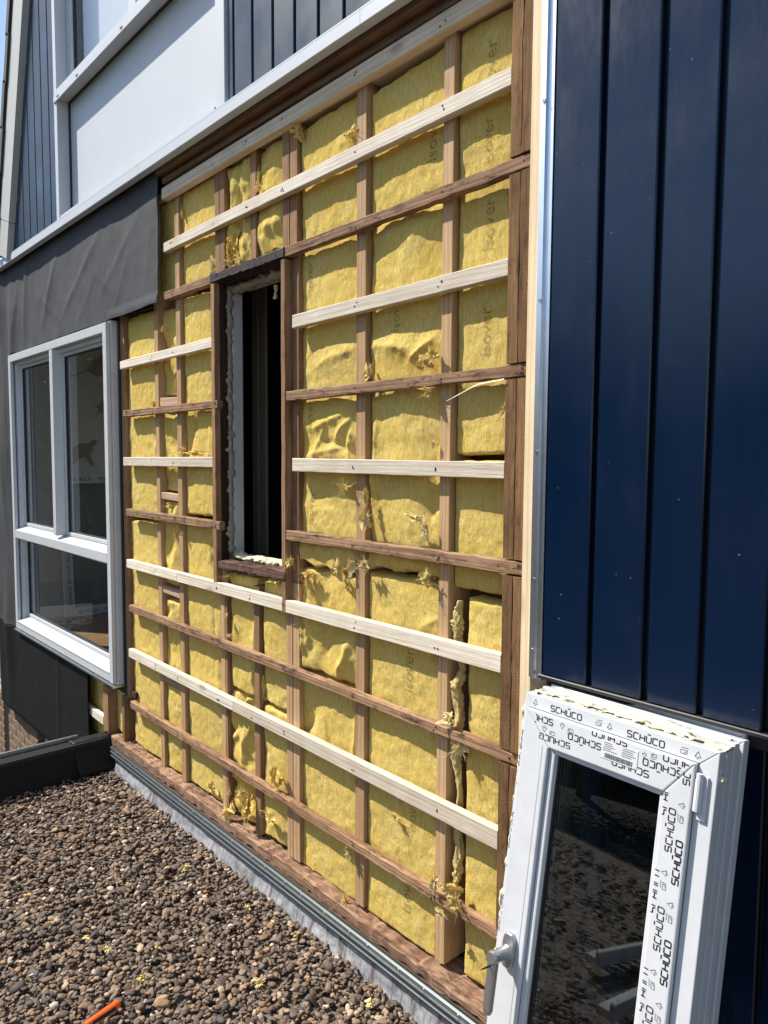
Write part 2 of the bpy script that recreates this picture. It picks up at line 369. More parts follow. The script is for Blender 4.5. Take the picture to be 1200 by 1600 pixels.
M['bark'] = plain('bark', (0.06, 0.045, 0.032), 0.9, bump=0.6, bscale=20)

# ------------------------------------------------------------------ setting: ground, flat roof, lower walls
g = mk('ground', [(-900, -900, -3.0), (900, -900, -3.0), (900, 900, -3.0), (-900, 900, -3.0)], [(0, 1, 2, 3)], M['ground']); tag(g, kind='structure')
V, F = boxvf((-3.952, -3.6, -0.35), (3.2, -0.02, -0.145)); deck = tag(mk('flat_roof', V, F, M['deck']), kind='structure')
# lower wall behind and below the navy cladding, storey below
V, F = boxvf((-6.9, 0.16, -3.0), (3.2, 0.32, -0.35)); tag(mk('lower_wall', V, F, M['mortar']), kind='structure')

# ------------------------------------------------------------------ the open stud wall
YS = 0.028       # front of the studs (behind the battens)
wall = empty('stud_wall', (-2.5, 0.06, 0.0), 'opened timber stud wall with brown and pale horizontal battens nailed across its studs', 'wall')
V = []; F = []
for a, b in (((-4.45, 0.125, -0.02), (-3.82, 0.14, 0.345)), ((-3.82, 0.125, -0.02), (-2.765, 0.14, 2.93)), ((-2.765, 0.125, 2.345), (-2.225, 0.14, 2.93)), ((-2.765, 0.125, -0.02), (-2.225, 0.14, 1.12)), ((-2.225, 0.125, -0.02), (-1.10, 0.14, 2.93))):
    v, f = boxvf(a, b); k = len(V); V += v; F += [tuple(i+k for i in q) for q in f]
mk('inner_sheathing', V, F, M['backing'], wall)
# studs: x left, x right, z0, z1
for xl, xr, z0, z1, mt in ((-3.802, -3.752, 0.30, 2.335, 'old_z'), (-3.395, -3.355, 0.05, 2.80, 'stud'), (-3.168, -3.124, 0.05, 2.80, 'stud'),
                           (-2.800, -2.762, 2.362, 2.80, 'old_z'), (-2.760, -2.720, 2.362, 2.80, 'old_z'), (-2.522, -2.482, 2.362, 2.80, 'old_z'),
                           (-2.300, -2.258, 2.362, 2.80, 'old_z'), (-2.253, -2.208, 2.362, 2.80, 'old_z'),
                           (-2.782, -2.748, 0.05, 1.128, 'stud'), (-2.746, -2.728, 0.05, 1.128, 'old_z'), (-2.514, -2.474, 0.05, 1.085, 'old_z'), (-2.284, -2.243, 0.05, 1.132, 'stud'), (-2.240, -2.198, 0.05, 1.132, 'stud'),
                           (-2.240, -2.200, 1.134, 2.358, 'old_z'),
                           (-1.872, -1.824, 0.05, 2.80, 'stud'), (-1.486, -1.445, 0.05, 2.80, 'stud')):
    bar_z('stud', xl, xr, z0, z1, YS, 0.124, M[mt], wall, 0.0015, lean=random.uniform(-.006, .006))
# jambs of the window hole, run in front of the studs
bar_z('window_jamb', -2.794, -2.763, 1.02, 2.3295, 0.0, 0.0265, M['old_z'], wall, 0.002, 0.0008)
bar_z('window_jamb', -2.274, -2.246, 1.02, 2.325, 0.0, 0.124, M['old_z'], wall, 0.002, 0.0008)
bar_z('jamb_reveal', -2.798, -2.7635, 1.135, 2.3295, 0.028, 0.064, M['dark_z'], wall, 0.001, 0.0006)
# brown old battens
NAILX = (-3.775, -3.375, -3.145, -2.765, -2.50, -2.26, -1.848, -1.465, -1.18)
def nails(o, xs, zf, y=0.0, par=None):
    V = []; F = []
    for x in xs:
        for q in range(random.choice((1, 2, 2, 3))):
            cx = x+random.uniform(-.012, .012); cz = zf(x)+random.uniform(-.011, .011); r = random.uniform(.0022, .0038); k = len(V); n = 8
            for yy in (y-0.0012, y+0.004):
                V += [(cx+r*math.cos(a*math.tau/n), yy, cz+r*math.sin(a*math.tau/n)) for a in range(n)]
            F.append(tuple(k+i for i in range(n))); F += [(k+i, k+n+i, k+n+(i+1) % n, k+(i+1) % n) for i in range(n)]
    if V: tag(mk('nail_heads', V, F, M['nail'], o), kind='stuff')
def batten(x0, x1, zl, zr, mt, th=0.0275, jit=0.0, y=0.0, name='batten'):
    o = bar_x(name, x0, x1, zl, zr, y, y+th, M[mt], wall, 0.0022, jit, 0.035)
    zf = lambda x: (zl[0]+zl[1])/2+((zr[0]+zr[1])-(zl[0]+zl[1]))/2*(x-x0)/(x1-x0)
    nails(o, [x for x in NAILX if x0+.01 < x < x1-.01], zf, y)
    return o
J = 0.0011
batten(-3.222, -2.795, (2.327, 2.364), (2.328, 2.366), 'old_x', jit=J)
batten(-2.247, -1.141, (2.330, 2.367), (2.342, 2.376), 'old_x', jit=J)
batten(-2.242, -1.143, (1.811, 1.846), (1.817, 1.849), 'old_x', jit=J)
batten(-3.715, -2.745, (1.809, 1.842), (1.809, 1.843), 'old_x', jit=J, y=-.001)
batten(-2.242, -1.145, (1.296, 1.332), (1.295, 1.331), 'old_x', jit=J)
batten(-3.700, -2.737, (1.296, 1.333), (1.296, 1.331), 'old_x', jit=J, y=-.001)
batten(-3.690, -1.145, (0.793, 0.828), (0.776, 0.808), 'old_x', jit=J)
batten(-3.695, -1.145, (0.270, 0.308), (0.253, 0.285), 'old_x', jit=J)
# pale new battens
batten(-3.224, -1.224, (2.543, 2.586), (2.563, 2.611), 'new_x', jit=.0003)
batten(-2.200, -1.224, (2.069, 2.116), (2.082, 2.128), 'new_x', jit=.0003)
batten(-3.742, -2.788, (2.055, 2.096), (2.065, 2.107), 'new_x', jit=.0003)
batten(-2.202, -1.224, (1.552, 1.601), (1.549, 1.594), 'new_x', jit=.0003)
batten(-3.725, -2.788, (1.556, 1.601), (1.560, 1.604), 'new_x', jit=.0003)
batten(-3.708, -3.140, (1.022, 1.066), (1.022, 1.066), 'new_x', jit=.0003)
batten(-3.136, -1.224, (1.022, 1.067), (1.018, 1.070), 'new_x', jit=.0003)
batten(-3.704, -2.640, (0.545, 0.590), (0.535, 0.583), 'new_x', jit=.0003)
batten(-2.637, -1.224, (0.535, 0.583), (0.516, 0.574), 'new_x', jit=.0003)
# beam at the head with plate and dark boards over it
batten(-3.225, -1.226, (2.778, 2.830), (2.797, 2.847), 'beam_x', th=0.034, y=-.004, name='head_beam')
bar_x('head_plate', -3.40, -1.226, (2.800, 2.838), (2.806, 2.838), 0.032, 0.1235, M['beam_x'], wall, 0.001)
bar_x('soffit_board', -3.235, -1.1, (2.853, 2.882), (2.853, 2.882), 0.004, 0.12, M['soffit'], wall, 0.002)
bar_x('soffit_board', -3.235, -1.1, (2.884, 2.925), (2.884, 2.925), -0.028, 0.12, M['soffit'], wall, 0.002)
# header and sill of the window hole
h = bar_x('window_header', -2.793, -2.249, (2.331, 2.366), (2.329, 2.366), -0.003, 0.123, M['dark_x'], wall, 0.002, 0.0018, 0.02)
nails(h, (-2.77, -2.74, -2.7, -2.6, -2.5, -2.4, -2.3), lambda x: 2.348, -.003)
bar_x('window_sill', -2.744, -2.250, (1.130, 1.166), (1.140, 1.180), -0.004, 0.122, M['dark_rough'], wall, 0.003, 0.003, 0.02)
# short noggins in the narrow bay
for z0, z1 in ((1.848, 1.888), (1.400, 1.432), (0.938, 0.972), (0.490, 0.520)):
    bar_x('noggin', -3.354, -3.169, (z0, z1), (z0-.006, z1-.006), 0.032, 0.115, M['nog'], wall, 0.0015)
# corner post pieces between the brown battens, butted with dark joints
for z0, z1 in ((2.381, 2.85), (1.853, 2.337), (1.336, 1.812), (0.813, 1.290), (0.290, 0.772), (0.05, 0.249)):
    bar_z('corner_post', -1.2235, -1.186, z0, z1, -0.001, 0.1225, M['post'], wall, 0.002, 0.0007)
    bar_z('corner_post', -1.1855, -1.144, z0, z1, -0.004, 0.1225, M['post'], wall, 0.003, 0.0012, 0.03)
# base plate, two lengths, splintered
bar_x('base_plate', -3.955, -1.812, (0.001, 0.052), (-0.010, 0.036), -0.006, 0.123, M['plate'], wall, 0.004, 0.0035, 0.025)
bar_x('base_plate', -1.806, -1.10, (-0.008, 0.034), (-0.009, 0.028), -0.010, 0.123, M['plate'], wall, 0.004, 0.004, 0.025)
bar_x('gap_filler_board', -3.955, -0.95, (-0.145, -0.0005), (-0.145, -0.0125), -0.011, 0.12, M['backing'], wall, 0.001)  # added filler closing the gap under the plate against light leaks
# framing left of the exposed field, under the big window
bar_x('window_plate', -4.42, -3.70, (0.306, 0.345), (0.309, 0.345), 0.030, 0.122, M['dark_x'], wall, 0.002)
bar_z('stud', -4.075, -4.000, -0.10, 0.305, 0.000, 0.12, M['old_z'], wall, 0.002)
bar_z('stud', -3.835, -3.800, 0.05, 0.304, 0.01, 0.12, M['old_z'], wall, 0.002)
bar_x('batten', -4.40, -4.08, (0.075, 0.125), (0.070, 0.120), 0.0, 0.026, M['new_x'], wall, 0.002)
# long splinter torn from the batten
mk('splinter', [(-1.225, -0.004, 1.815), (-1.225, -0.008, 1.811), (-1.30, -0.022, 1.806), (-1.30, -0.024, 1.8025), (-1.405, -0.034, 1.764), (-1.405, -0.0345, 1.7625)],
   [(0, 1, 3, 2), (2, 3, 5, 4), (1, 0, 2, 3), (3, 2, 4, 5)], M['new_x'], wall)

# ------------------------------------------------------------------ insulation batts
BAYS = dict(b0=(-4.42, -4.08), b0r=(-3.995, -3.838), b1=(-3.752, -3.395), b2=(-3.355, -3.168), b2t=(-3.352, -3.168), b3=(-3.124, -2.80), b4=(-2.72, -2.522), b5=(-2.482, -2.30),
            b4l=(-2.727, -2.514), b5l=(-2.474, -2.284), b6=(-2.208, -1.872), b7=(-1.824, -1.486), b8=(-1.445, -1.2245))
BATZ = (0.28, 0.565, 0.80, 1.045, 1.314, 1.575, 1.83, 2.09, 2.35, 2.575, 2.80)
def tuft(parent, x, y, z, sx, sy, sz, mat='wool_pale', seed=0, rot=0.0, sub=4):
    rg = np.random.default_rng(seed*7+1); ns, nr = 34, 7; P = [np.zeros(3)]; F = []
    for k in range(3):
        tx, ty, tz = rg.normal(0, .42, 3); base = len(P); ph = rg.uniform(0, 6); cc = rg.normal(0, .18, 3)*np.array([1, 1, 1]); sc = rg.uniform(.6, 1.05); k1 = rg.uniform(.3, 1.0)*rg.choice((-1, 1))
        for i in range(1, nr+1):
            for j in range(ns):
                th = j*math.tau/ns; q = i/nr
                rr = q*(.62+.40*svn(math.cos(th)*1.7+k*3, math.sin(th)*1.7, seed+k)+(.20*svn(j*.9, k*5.0, seed+3)+.07*(j % 2))*q**3)*sc
                u, v = rr*math.cos(th), rr*math.sin(th)
                w = k1*rr*rr*math.cos(2*th+ph)+.35*sfbm(u*2.2+k*7, v*2.2, seed+11, 3)
                p = np.array([u, w, v])
                c_, s_ = math.cos(tx), math.sin(tx); p = np.array([p[0], p[1]*c_-p[2]*s_, p[1]*s_+p[2]*c_])
                c_, s_ = math.cos(tz), math.sin(tz); p = np.array([p[0]*c_-p[1]*s_, p[0]*s_+p[1]*c_, p[2]])
                P.append(p+cc*q)
        for j in range(ns): F.append((0, base+j, base+(j+1) % ns))
        for i in range(nr-1):
            for j in range(ns): F.append((base+i*ns+j, base+(i+1)*ns+j, base+(i+1)*ns+(j+1) % ns, base+i*ns+(j+1) % ns))
    P = np.array(P)*np.array([sx, max(sy, .012), sz])*1.05
    c, q = math.cos(rot), math.sin(rot)
    P = np.stack([P[:, 0]*c-P[:, 2]*q, P[:, 1], P[:, 0]*q+P[:, 2]*c], 1)+np.array([x, y, z])
    o = mk('torn_tuft', P, F, M[mat], parent, smooth=True)
    rg = np.random.default_rng(seed+500); m = 64; id_ = rg.integers(0, len(P), m); c0 = np.array([x, y, z]); sz_ = (sx*sy*sz)**(1/3)
    d = P[id_]-c0; d = d/np.maximum(np.linalg.norm(d, axis=1), 1e-6)[:, None]+rg.normal(0, .55, (m, 3)); d[:, 1] -= .2
    L = rg.uniform(.3, 1.3, m)[:, None]*min(sz_, .024); sd = np.cross(d, rg.normal(0, 1, (m, 3))); sd = sd/np.linalg.norm(sd, axis=1)[:, None]*.00045; cv = rg.normal(0, .35, (m, 3))*L
    a0 = P[id_]-d*.001; a1 = a0+d*L*.55; a2 = a0+d*L+cv
    Q = np.stack([a0-sd, a0+sd, a1-sd, a1+sd, a2], 1).reshape(-1, 3); fq = []
    for k in range(m): fq += [(5*k, 5*k+1, 5*k+3, 5*k+2), (5*k+2, 5*k+3, 5*k+4)]
    if parent is not None: tag(mk('loose_fibres', Q, fq, M[mat], o if parent.parent is None else parent), kind='stuff')
    return o
def surf(spec):
    x0, x1, z0, z1 = spec['r']; s = spec['seed']
    bul = 0.5*spec.get('bulge', 0.014); cr = spec.get('crumple', 0.0); folds = spec.get('folds', ()); yb = spec.get('y', 0.047); rad = 0.6*spec.get('round', 0.009)
    bz = np.array(BATZ)
    def f(X, Z):
        u = np.clip((X-x0)/(x1-x0), 0, 1); w = np.clip((Z-z0)/(z1-z0), 0, 1)
        de = np.minimum(np.minimum(X-x0, x1-X)*spec.get('xr', 1.0), np.minimum(Z-z0, z1-Z)); de = np.clip(de, 0, None)
        e = np.clip(de/rad, 0, 1); Y = yb+0.007*(1-np.sqrt(1-(1-e)**2))
        d = np.min(np.abs(Z[..., None]-bz), axis=-1)
        Y = Y-bul*np.clip(np.sin(np.pi*u), 0, 1)**0.7*(0.72+0.28*np.clip(d/0.1, 0, 1))*np.clip(0.7+6*np.minimum(w, 1-w), 0, 1)
        Y = Y-0.0034*fbm(X*5+s, Z*4.3, s, 3)-0.0016*fbm(X*40, Z*34, s+5, 3)
        if cr:
            a = fbm(X*6.5+1.3*vn(X*4, Z*4, s+9), Z*6.0, s+31, 2); Y = Y-cr*(0.55-1.6*np.abs(a))
            a = fbm(X*13, Z*11, s+77, 2); Y = Y-cr*0.4*(0.4-np.abs(a))
        for (fx, fz, ang, ln, am, wd) in folds:
            ca, sa = math.cos(ang), math.sin(ang); p = (X-fx)*ca+(Z-fz)*sa; q = -(X-fx)*sa+(Z-fz)*ca
            q = q+0.25*wd*vn(p*14, q*3, s+3)
            Y = Y-0.8*am*np.exp(-np.abs(q/wd)**1.1)*np.exp(-(p/ln)**4)*(1+.3*vn(X*30, Z*30, s+8))
        return Y
    return f
BATTS = []
def batt(bay, z0, z1, look, where, bulge=0.014, crumple=0.0, folds=(), y=0.047, x0=None, x1=None, mat='wool', edge=0.004, rnd=0.009, res=0.006, topcut=None, xr=1.0, lab=None):
    a, b = BAYS[bay]; a = a+.0015 if x0 is None else x0; b = b-.0015 if x1 is None else x1
    s = len(BATTS)*7+3; spec = dict(r=(a, b, z0, z1), seed=s, bulge=bulge, crumple=crumple, folds=folds, y=y, round=rnd, xr=xr)
    f = surf(spec); nx = max(8, int((b-a)/res)); nz = max(8, int((z1-z0)/res))
    u = np.linspace(0, 1, nx+1); w = np.linspace(0, 1, nz+1); U, Wv = np.meshgrid(u, w)
    X = a+(b-a)*U; Z = z0+(z1-z0)*Wv; Y = f(X, Z)
    # wavy edges
    eu = 1-2*np.abs(U-0.5); ew = 1-2*np.abs(Wv-0.5)
    Z = Z+np.where(Wv > .5, -1, 1)*np.clip(0.4*edge*(1+1.2*fbm(X*22, Wv*0+s, s, 3)), 0, None)*(1-ew)**3*2
    if topcut is not None: Z = Z-topcut(U)*Wv**4
    V = np.stack([X.ravel(), Y.ravel(), Z.ravel()], 1); n = nx+1
    i = np.arange(nx)[None, :]+n*np.arange(nz)[:, None]
    F = np.stack([i, i+1, i+n+1, i+n], -1).reshape(-1, 4).tolist()
    # skirt back to the sheathing
    ring = list(range(0, nx+1))+[n*k+nx for k in range(1, nz+1)]+[n*nz+k for k in range(nx-1, -1, -1)]+[n*k for k in range(nz-1, 0, -1)]
    base = len(V); back = V[ring].copy(); back[:, 1] = 0.1235
    V = np.concatenate([V, back]); m = len(ring)
    F += [(ring[k], base+k, base+(k+1) % m, ring[(k+1) % m]) for k in range(m)]
    F.append(tuple(base+k for k in range(m)))
    o = mk('insulation_batt', V - np.array([(a+b)/2, 0.12, z0]), F, M[mat], None, smooth=True, local=True)
    o.location = ((a+b)/2, 0.12, z0)
    tag(o, lab or f'{look} yellow glass wool batt, {where}', 'insulation', 'insulation batts between the studs')
    BATTS.append(o); o_f[o.name] = f
    return o
o_f = {}
W1, W2, W3 = 'beside the big white window', 'narrow bay of short noggins', 'bay left of the dark opening'
W6, W7, W8 = 'bay right of the dark opening', 'bay second right of the dark opening', 'rightmost bay beside corner post'
pi = math.pi
a = batt('b1', 1.300, 2.325, 'smooth', 'upper one of the bay '+W1, 0.012, folds=((-3.42, 1.66, 1.2, .07, .012, .02), (-3.46, 1.72, 1.6, .1, .006, .012)))
tuft(a, -3.41, 0.05, 1.565+.06, .016, .012, .03, 'wool_white', 5); tuft(a, -3.43, .04, 1.868, .03, .012, .012, 'wool', 6, .4)
a = batt('b1', 0.055, 1.272, 'smooth', 'lower one of the bay '+W1, 0.012)
a = batt('b2', 1.895, 2.31, 'loose torn', 'topmost in the '+W2, 0.0, 0.012, y=.058, folds=((-3.2, 2.06, 1.45, .12, .02, .016),))
tuft(a, -3.30, 0.035, 2.215, .017, .016, .017, 'wool_white', 7); tuft(a, -3.19, .04, 1.93, .012, .014, .06, 'wool', 8, .15)
a = batt('b2', 1.438, 1.838, 'rough', 'second down in the '+W2, 0.006, 0.010, y=.055)
a = batt('b2', 0.98, 1.392, 'rough bulging', 'third down in the '+W2, 0.012, 0.010, y=.05)
tuft(a, -3.27, .022, 1.30, .02, .014, .02, 'wool_pale', 9); tuft(a, -3.19, .03, 1.225, .014, .016, .03, 'wool_pale', 10); tuft(a, -3.28, .045, 1.37, .04, .012, .014, 'wool', 19)
a = batt('b2', 0.525, 0.905, 'folded', 'fourth down in the '+W2, 0.014, 0.006, y=.05, folds=((-3.27, .8, 1.5, .12, .012, .014), (-3.2, .66, 1.9, .1, .012, .012)))
a = batt('b2', 0.055, 0.475, 'bulging', 'lowest in the '+W2, 0.022, 0.004, y=.05)
tuft(a, -3.21, .05, .12, .03, .02, .03, 'wool_pale', 11)
batt('b2t', 2.37, 2.795, 'smooth', 'thin strip between the membrane edge and first stud', 0.0)
a = batt('b3', 2.372, 2.795, 'flat', 'in the top row left of the crumpled rolls', 0.010)
tuft(a, -3.095, .03, 2.70, .014, .012, .035, 'wool', 12); tuft(a, -2.83, .03, 2.425, .018, .014, .05, 'wool_white', 13, .1); tuft(a, -2.82, .028, 2.39, .022, .014, .02, 'wool_white', 14)
SL = ((-2.885, 1.9, pi/2, .5, -.014, .004),)
a = batt('b3', 1.338, 2.325, 'slit', 'upper one of the '+W3, 0.014, folds=((-2.945, 2.15, pi/2, .22, -.006, .003), (-2.86, 1.70, 1.75, .09, .018, .03), (-3.06, 1.70, 1.2, .1, -.03, .03), (-2.835, 1.72, 1.5, .12, .012, .012)))
tuft(a, -2.97, .014, 1.618, .125, .016, .013, 'wool', 15, -.04); tuft(a, -3.09, .01, 1.632, .02, .016, .018, 'wool_pale', 16); tuft(a, -2.82, .035, 2.02, .012, .01, .03, 'wool', 18)
a = batt('b3', 0.055, 1.318, 'smooth', 'lower one of the '+W3, 0.016, folds=((-2.865, .95, pi/2, .3, -.012, .005), (-2.83, .7, pi/2, .2, .008, .02), (-2.88, 1.2, pi/2, .12, -.008, .004)))
tuft(a, -3.115, .02, 1.245, .008, .01, .02, 'wool_white', 17); tuft(a, -2.9, .04, .10, .05, .02, .03, 'wool_pale', 20)
# over the opening
a = batt('b4', 2.372, 2.79, 'crumpled', 'left one above the dark opening', 0.010, 0.012, y=.040, folds=((-2.665, 2.62, 1.45, .16, .03, .03), (-2.575, 2.56, 1.6, .2, .018, .018), (-2.62, 2.6, 1.5, .2, -.02, .012)))
tuft(a, -2.655, .02, 2.46, .045, .03, .07, 'wool', 21); tuft(a, -2.66, .022, 2.395, .05, .02, .016, 'wool_white', 22)
a = batt('b5', 2.372, 2.79, 'bulging', 'right one above the dark opening', 0.012, 0.008, y=.044, folds=((-2.39, 2.47, 0.1, .09, .03, .055), (-2.40, 2.72, .3, .07, .014, .03)))
tuft(a, -2.45, .02, 2.635, .02, .015, .02, 'wool_pale', 23); tuft(a, -2.36, .03, 2.385, .07, .018, .012, 'wool_white', 24); tuft(a, -2.47, .035, 2.68, .012, .012, .05, 'wool_pale', 25)
# under the opening
a = batt('b4l', 0.612, 1.118, 'soft', 'left one just under the dark opening', 0.016, 0.005, folds=((-2.54, .78, 1.5, .16, .015, .015),))
tuft(a, -2.70, .03, 1.105, .04, .02, .018, 'wool', 26); tuft(a, -2.69, .025, .845, .02, .012, .012, 'wool_white', 27); tuft(a, -2.72, .02, 1.0-.075, .012, .008, .016, 'wool_white', 28)
a = batt('b4l', 0.055, 0.602, 'crumpled', 'lowest one left of centre under the opening', 0.010, 0.020, y=.050, folds=((-2.6, .36, 1.25, .17, .03, .04), (-2.66, .2, 1.9, .1, -.02, .03)))
tuft(a, -2.675, .0, .082, .05, .035, .05, 'wool_pale', 29); tuft(a, -2.55, .005, .14, .032, .024, .085, 'wool', 30, -.15); tuft(a, -2.57, -.002, .205, .04, .02, .03, 'wool_pale', 31); tuft(a, -2.70, .01, .17, .012, .014, .018, 'wool_white', 58)
a = batt('b5l', 0.612, 1.118, 'full', 'right one just under the dark opening', 0.022, 0.003)
tuft(a, -2.33, .02, 1.128, .05, .03, .016, 'wool', 32); tuft(a, -2.47, .04, .68, .01, .012, .08, 'wool', 33)
a = batt('b5l', 0.055, 0.602, 'soft', 'lowest one right of centre under the opening', 0.020, 0.004)
tuft(a, -2.335, .008, .345, .042, .028, .05, 'wool', 34, .3); tuft(a, -2.385, .012, .165, .05, .018, .03, 'wool_pale', 35, -.3)
# right field
a = batt('b6', 2.374, 2.795, 'flat', 'topmost in the '+W6, 0.012, folds=((-1.93, 2.66, .2, .06, .012, .03),), topcut=lambda U: 0.02*(1-U))
tuft(a, -2.185, .022, 2.765, .03, .025, .035, 'wool_pale', 36); tuft(a, -1.905, .022, 2.665, .03, .012, .02, 'wool_pale', 37)
a = batt('b6', 1.832, 2.362, 'smooth', 'second down in the '+W6, 0.014, folds=((-2.02, 1.945, .25, .13, .012, .03),))
tuft(a, -2.195, .018, 2.352, .014, .012, .008, 'wool_white', 38)
a = batt('b6', 1.318, 1.828, 'crumpled', 'third down in the '+W6, 0.012, 0.005, folds=((-2.04, 1.735, .25, .10, .022, .022), (-2.09, 1.66, 1.0, .05, .02, .018), (-1.96, 1.70, .75, .07, .024, .016), (-2.0, 1.655, -.25, .10, -.016, .02), (-2.05, 1.63, .15, .12, .014, .012), (-1.92, 1.64, 1.4, .06, .022, .016)))
tuft(a, -1.905, .012, 1.497, .026, .022, .03, 'wool_pale', 39, .4)
a = batt('b6', 1.205, 1.322, 'torn', 'thin strip in the '+W6, 0.004, 0.010, y=.035, edge=.016)
tuft(a, -2.215, .0, 1.215, .022, .018, .028, 'wool_pale', 40); tuft(a, -1.93, .0, 1.225, .02, .018, .045, 'wool_pale', 41, -.25); tuft(a, -1.885, .02, 1.235, .02, .02, .05, 'wool_white', 42)
a = batt('b6', 0.812, 1.196, 'wavy folded', 'fourth down in the '+W6, 0.016, 0.006, y=.05, folds=((-2.15, 1.05, 1.5, .16, .022, .02), (-1.945, .90, 1.15, .10, .026, .03), (-2.19, .93, 1.6, .12, .02, .016), (-2.04, .95, 1.3, .1, -.012, .03)))
tuft(a, -2.125, .018, 1.14, .022, .02, .075, 'wool_pale', 43, .1); tuft(a, -2.11, .01, 1.18, .035, .018, .016, 'wool_pale', 44); tuft(a, -1.925, .03, 1.17, .05, .012, .014, 'wool', 45, -.9); tuft(a, -2.195, .03, .99, .02, .018, .03, 'wool_pale', 57)
a = batt('b6', 0.035, 0.800, 'flat', 'lowest in the '+W6, 0.012, folds=((-1.885, .66, 1.57, .14, .022, .012), (-2.16, .62, 1.2, .16, -.022, .035)))
tuft(a, -1.885, .005, .235, .018, .014, .035, 'wool_white', 46); tuft(a, -1.91, .012, .045, .03, .02, .02, 'wool_pale', 47)
a = batt('b7', 2.378, 2.795, 'flat', 'topmost in the '+W7, 0.012, topcut=lambda U: 0.03*(1-U))
a = batt('b7', 1.834, 2.366, 'bulging', 'second down in the '+W7, 0.020, 0.003, y=.05, folds=((-1.66, 2.30, 0.0, .10, .018, .035), (-1.66, 2.02, .0, .13, -.014, .03), (-1.72, 1.955, -.1, .10, .022, .025), (-1.58, 1.93, .6, .06, .020, .018)), topcut=lambda U: 0.018*np.abs(2*U-1)**2)
tuft(a, -1.545, .008, 1.885, .06, .022, .028, 'wool_pale', 48, .35); tuft(a, -1.505, .008, 1.915, .022, .02, .03, 'wool', 49); tuft(a, -1.80, .02, 1.885, .022, .02, .03, 'wool_pale', 50)
a = batt('b7', 1.318, 1.830, 'puffed', 'third down in the '+W7, 0.028, 0.003, y=.05, folds=((-1.795, 1.60, 1.5, .16, .018, .014), (-1.53, 1.5, 1.55, .12, -.02, .03)))
tuft(a, -1.512, .002, 1.79, .016, .018, .022, 'wool_pale', 51); tuft(a, -1.525, .0, 1.40, .02, .018, .05, 'wool_white', 52, .3); tuft(a, -1.56, .002, 1.425, .045, .012, .012, 'wool_white', 53, -.25); tuft(a, -1.795, .006, 1.405, .022, .025, .045, 'wool_white', 54, .2); tuft(a, -1.80, .01, 1.47, .012, .02, .05, 'wool_pale', 55); tuft(a, -1.50, .016, 1.645, .008, .012, .014, 'wool_white', 56)
a = batt('b7', 1.232, 1.314, 'torn', 'thin strip in the '+W7, 0.004, 0.012, y=.045, edge=.012)
tuft(a, -1.80, .004, 1.25, .03, .02, .025, 'wool_white', 60, .3); tuft(a, -1.52, .006, 1.24, .03, .022, .04, 'wool_pale', 61)
a = batt('b7', 0.035, 1.222, 'long flat', 'lowest in the '+W7, 0.010, 0.0, y=.043, folds=((-1.53, 1.10, .5, .05, .010, .015),), rnd=.012)
tuft(a, -1.655, .022, .43, .026, .014, .012, 'wool_pale', 62, -.5); tuft(a, -1.65, .032, .50, .004, .006, .03, 'wool_white', 63); tuft(a, -1.66, .028, .78, .012, .006, .008, 'wool_white', 64); tuft(a, -1.50, .02, 1.0, .006, .01, .03, 'wool_pale', 65)
a = batt('b8', 1.612, 2.80, 'tall flat', 'topmost in the '+W8, 0.008, rnd=.012)
tuft(a, -1.235, .012, 1.735, .016, .016, .03, 'wool_white', 66); tuft(a, -1.232, .02, 1.63, .01, .012, .02, 'wool_pale', 67)
a = batt('b8', 1.222, 1.598, 'flat', 'second down in the '+W8, 0.008, y=.049, rnd=.010)
a = batt('b8', 0.035, 1.200, 'narrow creased', 'lowest in the '+W8, 0.018, 0.002, y=.052, x0=-1.388, folds=((-1.30, 1.06, .0, .1, .012, .02), (-1.30, .235, .1, .1, .012, .018)), rnd=.03)
batt('b0', -0.05, 0.30, 'shaded', 'left one under the big white window', 0.01, y=.05)
batt('b0r', 0.055, 0.30, 'small', 'right one under the big white window', 0.01, y=.05)
# twisted strip of torn wool in the gap by the last stud
def rope(name, pts, rads, mat, label, seed, cat='insulation'):
    n = 26; V = []; F = []; P = []
    for i in range(len(pts)-1):
        for k in range(20):
            t = k/20.0; P.append(([pts[i][q]+(pts[i+1][q]-pts[i][q])*t for q in range(3)], rads[i]+(rads[i+1]-rads[i])*t))
    P.append((pts[-1], rads[-1]))
    for i, (p, r) in enumerate(P):
        for k in range(n):
            an = k*math.tau/n; tw = an+i*.05; cx, cz = math.cos(tw), math.sin(tw)
            rr = r*(.75+.5*sfbm(cx*1.6+9, i*.07+cz*1.3, seed, 3)+.55*abs(sfbm(cx*4+i*.03, i*.16+cz*4, seed+5, 3)))
            V.append((p[0]+rr*math.cos(an)+.006*sfbm(i*.09, 1.5, seed+9, 2), p[1]+rr*.8*math.sin(an), p[2]))
        if i:
            for k in range(n): F.append(((i-1)*n+k, i*n+k, i*n+(k+1) % n, (i-1)*n+(k+1) % n))
    F.append(tuple(range(n))); F.append(tuple((len(P)-1)*n+k for k in range(n))[::-1])
    V = np.array(V); o = mk(name, V-V[-1], F, M[mat], None, smooth=True, local=True); o.location = V[-1]
    return tag(o, label, cat)
st = rope('wool_strip', [(-1.418, .050, 1.185), (-1.412, .042, 1.12), (-1.42, .048, 1.06), (-1.408, .05, .98), (-1.415, .040, .93), (-1.411, .048, .85), (-1.418, .044, .72), (-1.408, .05, .6), (-1.416, .05, .45), (-1.408, .048, .36), (-1.415, .045, .31)],
          [.008, .017, .015, .011, .019, .016, .015, .010, .013, .015, .010], 'wool_strip', 'long twisted strip of whitish wool stuffed beside the rightmost stud', 3)
